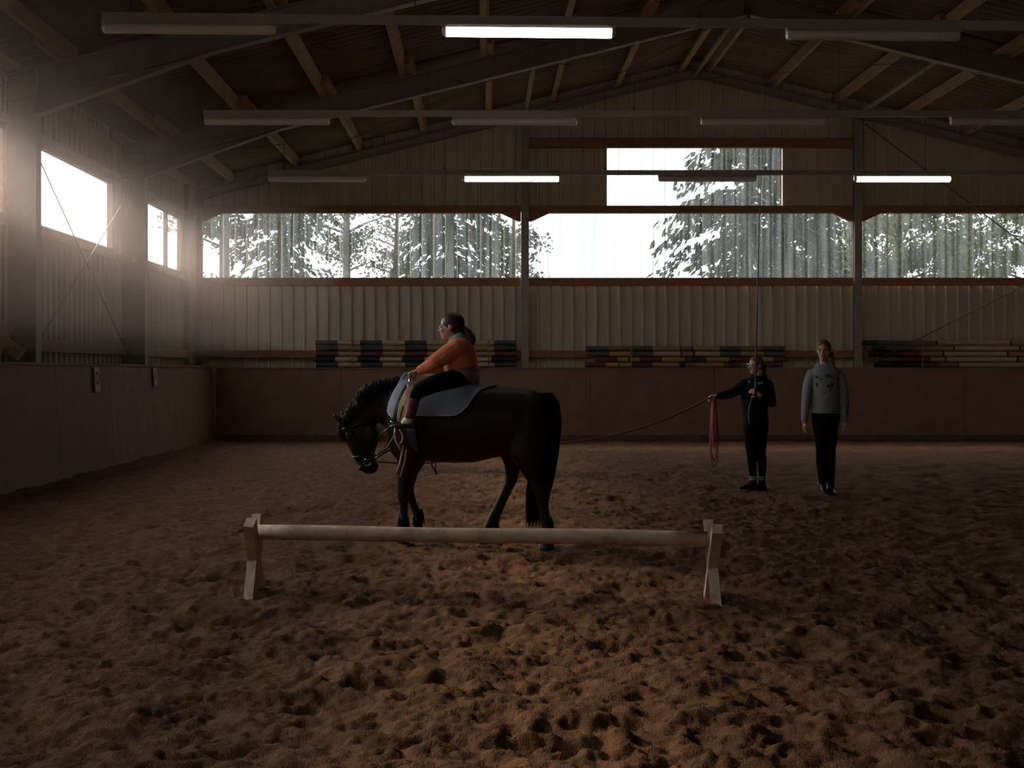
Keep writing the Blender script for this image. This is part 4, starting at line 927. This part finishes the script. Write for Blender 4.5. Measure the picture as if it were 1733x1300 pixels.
def ext(g, c, rot): g.tube([kp(405, 275, .03), kp(432, 290, .05), kp(440, 325, .05), kp(432, 362, .04)], [.045, .036, .028, .012], 12)
hair_cap(tr, hc, HR, ky, M['blond_hair'], 0.98, ext)
c = Vector(hc); rot = Matrix.Rotation(ky, 3, 'Z'); gl = empty('glasses', (0,0,0)); gl.parent = tr
for s_ in (-1, 1):
    cc = c+rot@Vector((s_*.30*HR, -.84*HR, .03*HR)); g = MB()
    g.tube([cc+rot@Vector((.22*HR*math.cos(t), 0, .17*HR*math.sin(t))) for t in np.linspace(0, 6.283, 15)], 0.0022, 6); g.tube([cc+rot@Vector((s_*.22*HR, 0, .05*HR)), c+rot@Vector((s_*.70*HR, 0, .08*HR))], 0.002, 5); g.build('glasses_frame', M['chrome'], gl, smooth=True)
g = MB()
g.ring_loft([(kp((a+b)/2, y, .02), ((b-a)/2/ku, 0, 0), (0, dd, 0)) for a, b, y, dd in ((345, 440, 372, .08), (312, 462, 388, .105), (288, 482, 412, .125), (280, 484, 460, .135), (280, 468, 520, .14), (288, 458, 600, .14), (296, 463, 660, .14), (298, 464, 690, .135))], 22)
limb(g, [(*kp(305, 425, 0), .066), (*kp(262, 458, -.015), .060), (*kp(215, 484, -.03), .053), (*kp(165, 496, -.045), .045), (*kp(130, 498, -.055), .036)])
limb(g, [(*kp(458, 428, .02), .066), (*kp(474, 490, .02), .060), (*kp(482, 548, .0), .054), (*kp(450, 530, -.09), .048), (*kp(405, 505, -.17), .038)])
jk = fuse(g, 'jacket', M['blackj'], 0.007, 3, tr)
g = MB(); pairs(g, [(338, 382, 452, 392, .09, .03), (350, 362, 462, 372, .085, .05), (372, 352, 456, 350, .06, .075)], 16, KC); fuse(g, 'hood', M['blackj'], 0.007, 3, tr)
g = MB()
for x0, y0, x1, y1 in ((372, 416, 396, 412), (388, 424, 412, 408), (396, 420, 408, 414), (318, 408, 334, 404), (322, 414, 330, 408)):
    g.bar(kp(x0, y0, -.112), kp(x1, y1, -.112), 0.010, 0.014, up=(0,1,0))
g.build('chest_logo', M['white'], jk)['kind'] = 'stuff'
g = MB(); g.tube([kp(450, 442, -.04), kp(466, 437, -.046), kp(482, 434, -.03)], 0.006, 6); g.build('sleeve_stripe', M['white'], jk, smooth=True)
g = MB(); g.tube([kp(274, 412, -.03), kp(282, 404, -.01), kp(296, 393, .0)], 0.007, 6); g.build('shoulder_stripe', M['white'], jk, smooth=True)
g = MB()
g.ring_loft([(kp((a+b)/2, y, .02), ((b-a)/2/ku, 0, 0), (0, dd, 0)) for a, b, y, dd in ((300, 462, 670, .13), (297, 463, 710, .135), (302, 458, 750, .125), (306, 452, 775, .11))], 20)
for rows in (((302, 385, 750, .10, .02), (308, 388, 810, .088, .01), (317, 386, 870, .07, 0), (326, 386, 930, .065, .01), (336, 386, 990, .052, .02), (340, 384, 1022, .044, .02)),
             ((370, 455, 750, .10, .02), (378, 449, 810, .088, .01), (385, 444, 870, .07, 0), (392, 450, 930, .065, .01), (398, 447, 990, .052, .02), (401, 445, 1024, .044, .02))):
    g.ring_loft([(kp((a+b)/2, y, dc), ((b-a)/2/ku, 0, 0), (0, dd, 0)) for a, b, y, dd, dc in rows], 16)
fuse(g, 'trousers', M['black'], 0.007, 4, tr)
for cx_, sy_, by in ((364, 0, 0.02), (421, 8, 0.0)):
    g = MB(); g.ring_loft([(kp(cx_, y, .02), (.040, 0, 0), (0, .042, 0)) for y in (1012, 1040, 1085)], 14); sk = g.build('sock', M['black'], tr, smooth=True)
    for k in range(3):
        y = 1020+10*k; g = MB(); g.ring_loft([(kp(cx_, y, .02), (.0418, 0, 0), (0, .0438, 0)), (kp(cx_, y+3.2, .02), (.0418, 0, 0), (0, .0438, 0))], 14); g.build('stripe', M['white'], sk, smooth=True)
    x0 = kp(cx_, 0)[0]; g = MB()
    g.ring_loft([((x0+a, .02-b, by+h/2+.012), (0, w_, 0) , (0, 0, h/2)) for a, b, w_, h in ((.05, 0, .02, .05), (.04, 0, .034, .075), (0, .01, .038, .085), (-.06, .03, .042, .065), (-.12, .05, .040, .045), (-.165, .065, .02, .03))], 14)
    shoe = fuse(g, 'shoe', M['black'], 0.006, 2, tr)
    g = MB(); g.ring_loft([((x0+a, .02-b, by+.008), (0, w_, 0) , (0, 0, .012)) for a, b, w_ in ((.058, 0, .024), (.04, 0, .040), (-.06, .03, .046), (-.12, .05, .044), (-.172, .067, .022))], 14); g.build('sole', mat('grey_rubber', (0.16, 0.14, 0.13), 0.7) if cx_ == 364 else bpy.data.materials['grey_rubber'], shoe)
# whip and lunge line
wp = tag(empty('lunge_whip', (0, 0, 0)), 'long thin black lunge whip held upright by the trainer', 'whip')
kl = Vector(tr.location)
def K3(x, y, dep=0.0): return kl+Vector(kp(x, y, dep))
base = K3(352, 505, -.215); tip = Vector((wx(1290, 14.9), 14.9, wz(262, 14.9)))
g = MB(); g.tube([base.lerp(tip, t)+Vector((-0.012*math.sin(t*3.14), 0, 0)) for t in np.linspace(0, 1, 12)], [.010-.0075*t for t in np.linspace(0, 1, 12)], 8); g.build('shaft', M['leather'], wp, smooth=True)
g = MB(); g.tube([base, base.lerp(tip, 0.08)], 0.014, 10); g.build('grip', M['leather'], wp, smooth=True)
g = MB(); g.tube([K3(345, 478, -.20), K3(332, 500, -.19), K3(322, 550, -.16), K3(312, 600, -.15), K3(314, 640, -.15), K3(322, 675, -.15)], 0.0035, 5); g.build('lash', M['white'], wp, smooth=True)
hl = Vector(HLOC); Rh = Matrix.Rotation(horse_rz, 3, 'Z')
bit = hl+Rh@Vector((hx(285), 0.062, hz(800))); hnd = K3(100, 498, -.06)
mid1 = hl+Rh@Vector((hx(700), 0.55, hz(800)))
g = MB(); pts = []
P0, P1 = hnd, Vector((wx(940, 12.0), 12.0, wz(752, 12.0)))
for t in np.linspace(0, 1, 14): p = P0.lerp(P1, t); p.z -= 0.10*math.sin(math.pi*t); pts.append(p)
for t in np.linspace(0.1, 1, 9): p = P1.lerp(mid1, t); p.z -= 0.03*math.sin(math.pi*t); pts.append(p)
for t in np.linspace(0.15, 1, 8): p = mid1.lerp(bit, t); p.z -= 0.03*math.sin(math.pi*t); pts.append(p)
g.tube(pts, 0.008, 6)
ll = tag(empty('lunge_line', (0, 0, 0)), 'pink lunge line running from pony to trainer, spare loops hanging from her hand', 'rope')
g.build('line', M['rope'], ll, smooth=True)
rd = random.Random(3)
for k in range(5):
    g = MB(); c0 = K3(104, 494, -.06); Ld = 0.52+0.07*k-(0.1 if k == 2 else 0); w_ = 0.030+0.007*k; pts = []
    for t in np.linspace(0, 1, 19):
        a = 2*math.pi*t; pts.append(c0+Vector((math.sin(a)*w_*(0.5+0.5*(1-math.cos(a))/2)+rd.uniform(-.003,.003), 0.02*math.sin(a)+0.012*(k-2), -Ld*(1-math.cos(a))/2)))
    g.tube(pts, 0.007, 6); g.build('loop', M['rope'], ll, smooth=True)

# trees outside ------------------------------------------------------------------------------------------
def tree(x, y, h, rad, kind, n, label, name, seed, zlow=1.6, leaf=0.13):
    rg = np.random.default_rng(seed); rd = random.Random(seed)
    r = tag(empty(name, (x, y, -0.3)), label, 'tree', 'trees outside the far wall')
    g = MB(); g.tube([(0,0,0), (rd.uniform(-.1,.1), 0, h*0.5), (0.05, 0, h*0.97)], [0.20, 0.13, 0.02], 8)
    brs = []
    if kind == 'conifer':
        z = zlow
        while z < h*0.97:
            for _ in range(5):
                a = rd.uniform(0, 6.283); Lb = rad*(1-(z-zlow)/(h-zlow+.5))*rd.uniform(0.7, 1.1)+0.25
                pts = [Vector((math.cos(a)*Lb*t, math.sin(a)*Lb*t, z+0.15*Lb*t-0.75*Lb*t*t*0.6)) for t in (0, .35, .7, 1)]
                g.tube(pts, [0.035, 0.025, 0.015, 0.005], 4); brs.append(pts)
            z += 0.27
    else:
        for _ in range(70):
            z = rd.uniform(zlow, h*0.85); a = rd.uniform(0, 6.283); Lb = rad*rd.uniform(0.6, 1.0)*(1.0-0.55*abs((z-zlow)/(h-zlow)-0.4))
            pts = [Vector((math.cos(a)*Lb*t+rd.uniform(-.12,.12)*t, math.sin(a)*Lb*t, z+0.5*Lb*t-0.2*Lb*t*t)) for t in (0, .35, .7, 1)]
            g.tube(pts, [0.045, 0.03, 0.016, 0.005], 4); brs.append(pts)
            for _ in range(3):
                t = rd.uniform(.3, .9); i = min(int(t*3), 2); p = pts[i].lerp(pts[i+1], t*3-i); q = p+Vector((rd.uniform(-1,1), rd.uniform(-1,1), rd.uniform(-.3,.6)))*0.35*Lb
                g.tube([p, (p+q)/2+Vector((0,0,.05)), q], [0.014, .01, .004], 4); brs.append([p, p.lerp(q,.33), p.lerp(q,.66), q])
    g.build('trunk', M['bark'], r, fixn=False)
    B = np.array([[tuple(p) for p in b] for b in brs]); per = n//len(brs)
    bi = rg.integers(0, len(brs), n); t = rg.random(n)**0.75*2.999; k = t.astype(int); f = (t-k)[:,None]
    P = B[bi, k]*(1-f)+B[bi, k+1]*f
    D = B[bi, k+1]-B[bi, k]; D /= np.linalg.norm(D, axis=1)[:,None]+1e-6
    if kind == 'conifer':
        side = np.cross(D, [0,0,1.0]); side /= np.linalg.norm(side, axis=1)[:,None]+1e-6
        s_ = rg.choice([-1, 1], n)[:,None]; dirv = D*0.6+side*s_*rg.uniform(0.2, 0.9, (n,1))+np.array([0,0,-1])*rg.uniform(0.05, 0.8, (n,1))
        dirv /= np.linalg.norm(dirv, axis=1)[:,None]; ln = rg.uniform(1.0, 2.8, (n,1))*leaf; wd = leaf*0.36*rg.uniform(.7,1.6,(n,1))
        P = P+rg.normal(0, 0.10, (n,3))
    else:
        P = P+rg.normal(0, 0.13, (n,3)); dirv = rg.normal(0, 1, (n,3)); dirv /= np.linalg.norm(dirv, axis=1)[:,None]; ln = leaf*rg.uniform(.6, 1.3, (n,1)); wd = ln*0.36
    nrm = rg.normal(0, 1, (n,3)); sd = np.cross(dirv, nrm); sd /= np.linalg.norm(sd, axis=1)[:,None]+1e-6
    V = np.stack([P, P+dirv*ln*0.5+sd*wd, P+dirv*ln, P+dirv*ln*0.5-sd*wd], 1).reshape(-1, 3)
    me = bpy.data.meshes.new('foliage'); me.vertices.add(4*n); me.vertices.foreach_set('co', V.reshape(-1).astype(np.float32))
    me.loops.add(4*n); me.loops.foreach_set('vertex_index', np.arange(4*n, dtype=np.int32)); me.polygons.add(n)
    me.polygons.foreach_set('loop_start', (np.arange(n)*4).astype(np.int32)); me.polygons.foreach_set('loop_total', np.full(n, 4, np.int32)); me.update(calc_edges=True)
    me.materials.append({'conifer': M['leaf_dark'], 'broad': M['leaf_mid'], 'light': M['leaf_light']}[kind])
    o = link('foliage', me, r); o['kind'] = 'stuff'
TR = [(380, 37, 12.5, 2.0, 'broad', 8000, 'brownish tree showing at left end of the left window strip', 'leafy_tree'),
      (478, 41, 13.0, 2.0, 'conifer', 8000, 'slender conifer left of centre in the left window strip', 'conifer_tree'),
      (585, 46, 11.5, 2.2, 'broad', 6500, 'thin pale tree in the middle of the left window strip', 'leafy_tree'),
      (672, 50, 9.0, 1.5, 'broad', 2500, 'sparse tree in front of bright sky in the left window strip', 'leafy_tree'),
      (762, 36, 10.6, 2.1, 'conifer', 9500, 'dense brown conifer in the right half of the left window strip', 'conifer_tree'),
      (868, 42, 7.4, 1.2, 'broad', 4500, 'small leafy tree beside the left gable column', 'leafy_tree'),
      (1262, 36, 13.5, 3.3, 'conifer', 19000, 'large dark conifer filling the high gable window', 'conifer_tree'),
      (1385, 42, 12.0, 3.0, 'conifer', 14000, 'dark conifer left of the right gable column', 'conifer_tree'),
      (1440, 48, 11.0, 3.0, 'broad', 7000, 'brown leafy tree behind the right gable column', 'leafy_tree'),
      (1525, 37, 9.5, 2.3, 'light', 15000, 'light green tree at left of the right window strip', 'leafy_tree'),
      (1640, 42, 10, 2.4, 'light', 14000, 'light green tree in the middle of the right window strip', 'leafy_tree'),
      (1750, 37, 9.5, 2.0, 'light', 11000, 'light green tree cut by the right picture edge', 'leafy_tree')]
for i, (px, d, h, rad, kd, n, lb, nm) in enumerate(TR):
    tree(wx(px, d), d, h, rad, kd, n, lb, nm, 40+i)

# added scatter slabs imitating the lens bloom of the left windows --------------------------------------------------------------------
if HAZE > 0:
    hz_ = tag(empty('bloom_haze', (XL, 12, 0)), 'added haze imitating bloom in front of the left windows', kind='stuff')
    for i, (wd, dn) in enumerate(((0.75, 2.1), (1.7, 1.0), (3.0, 0.6))):
        m = bpy.data.materials.new('bloom_volume'); m.use_nodes = True; tr_ = m.node_tree; tr_.nodes.clear()
        o = tr_.nodes.new('ShaderNodeOutputMaterial'); v = tr_.nodes.new('ShaderNodeVolumeScatter'); v.inputs['Density'].default_value = HAZE*dn
        v.inputs['Anisotropy'].default_value = 0.72; v.inputs['Color'].default_value = (1.0, 0.64, 0.48, 1); tr_.links.new(v.outputs[0], o.inputs['Volume'])
        g = MB(); y0, y1 = 2.0+i*.3, YB-0.12-i*.02; a = XL+0.16; b = XL+wd; zt = lambda x: zroof(x)-0.32-.02*i
        pr = [(a, 1.5+.1*i), (b, 1.5+.1*i), (b, zt(b)), (a, zt(a))]
        g.add([(x, y0, z) for x, z in pr]+[(x, y1, z) for x, z in pr], [(0,1,2,3),(7,6,5,4),(0,4,5,1),(1,5,6,2),(2,6,7,3),(3,7,4,0)])
        ho = g.build('haze', m, hz_); ho.matrix_parent_inverse = Matrix.Translation(-Vector(hz_.location)); ho['kind'] = 'stuff'
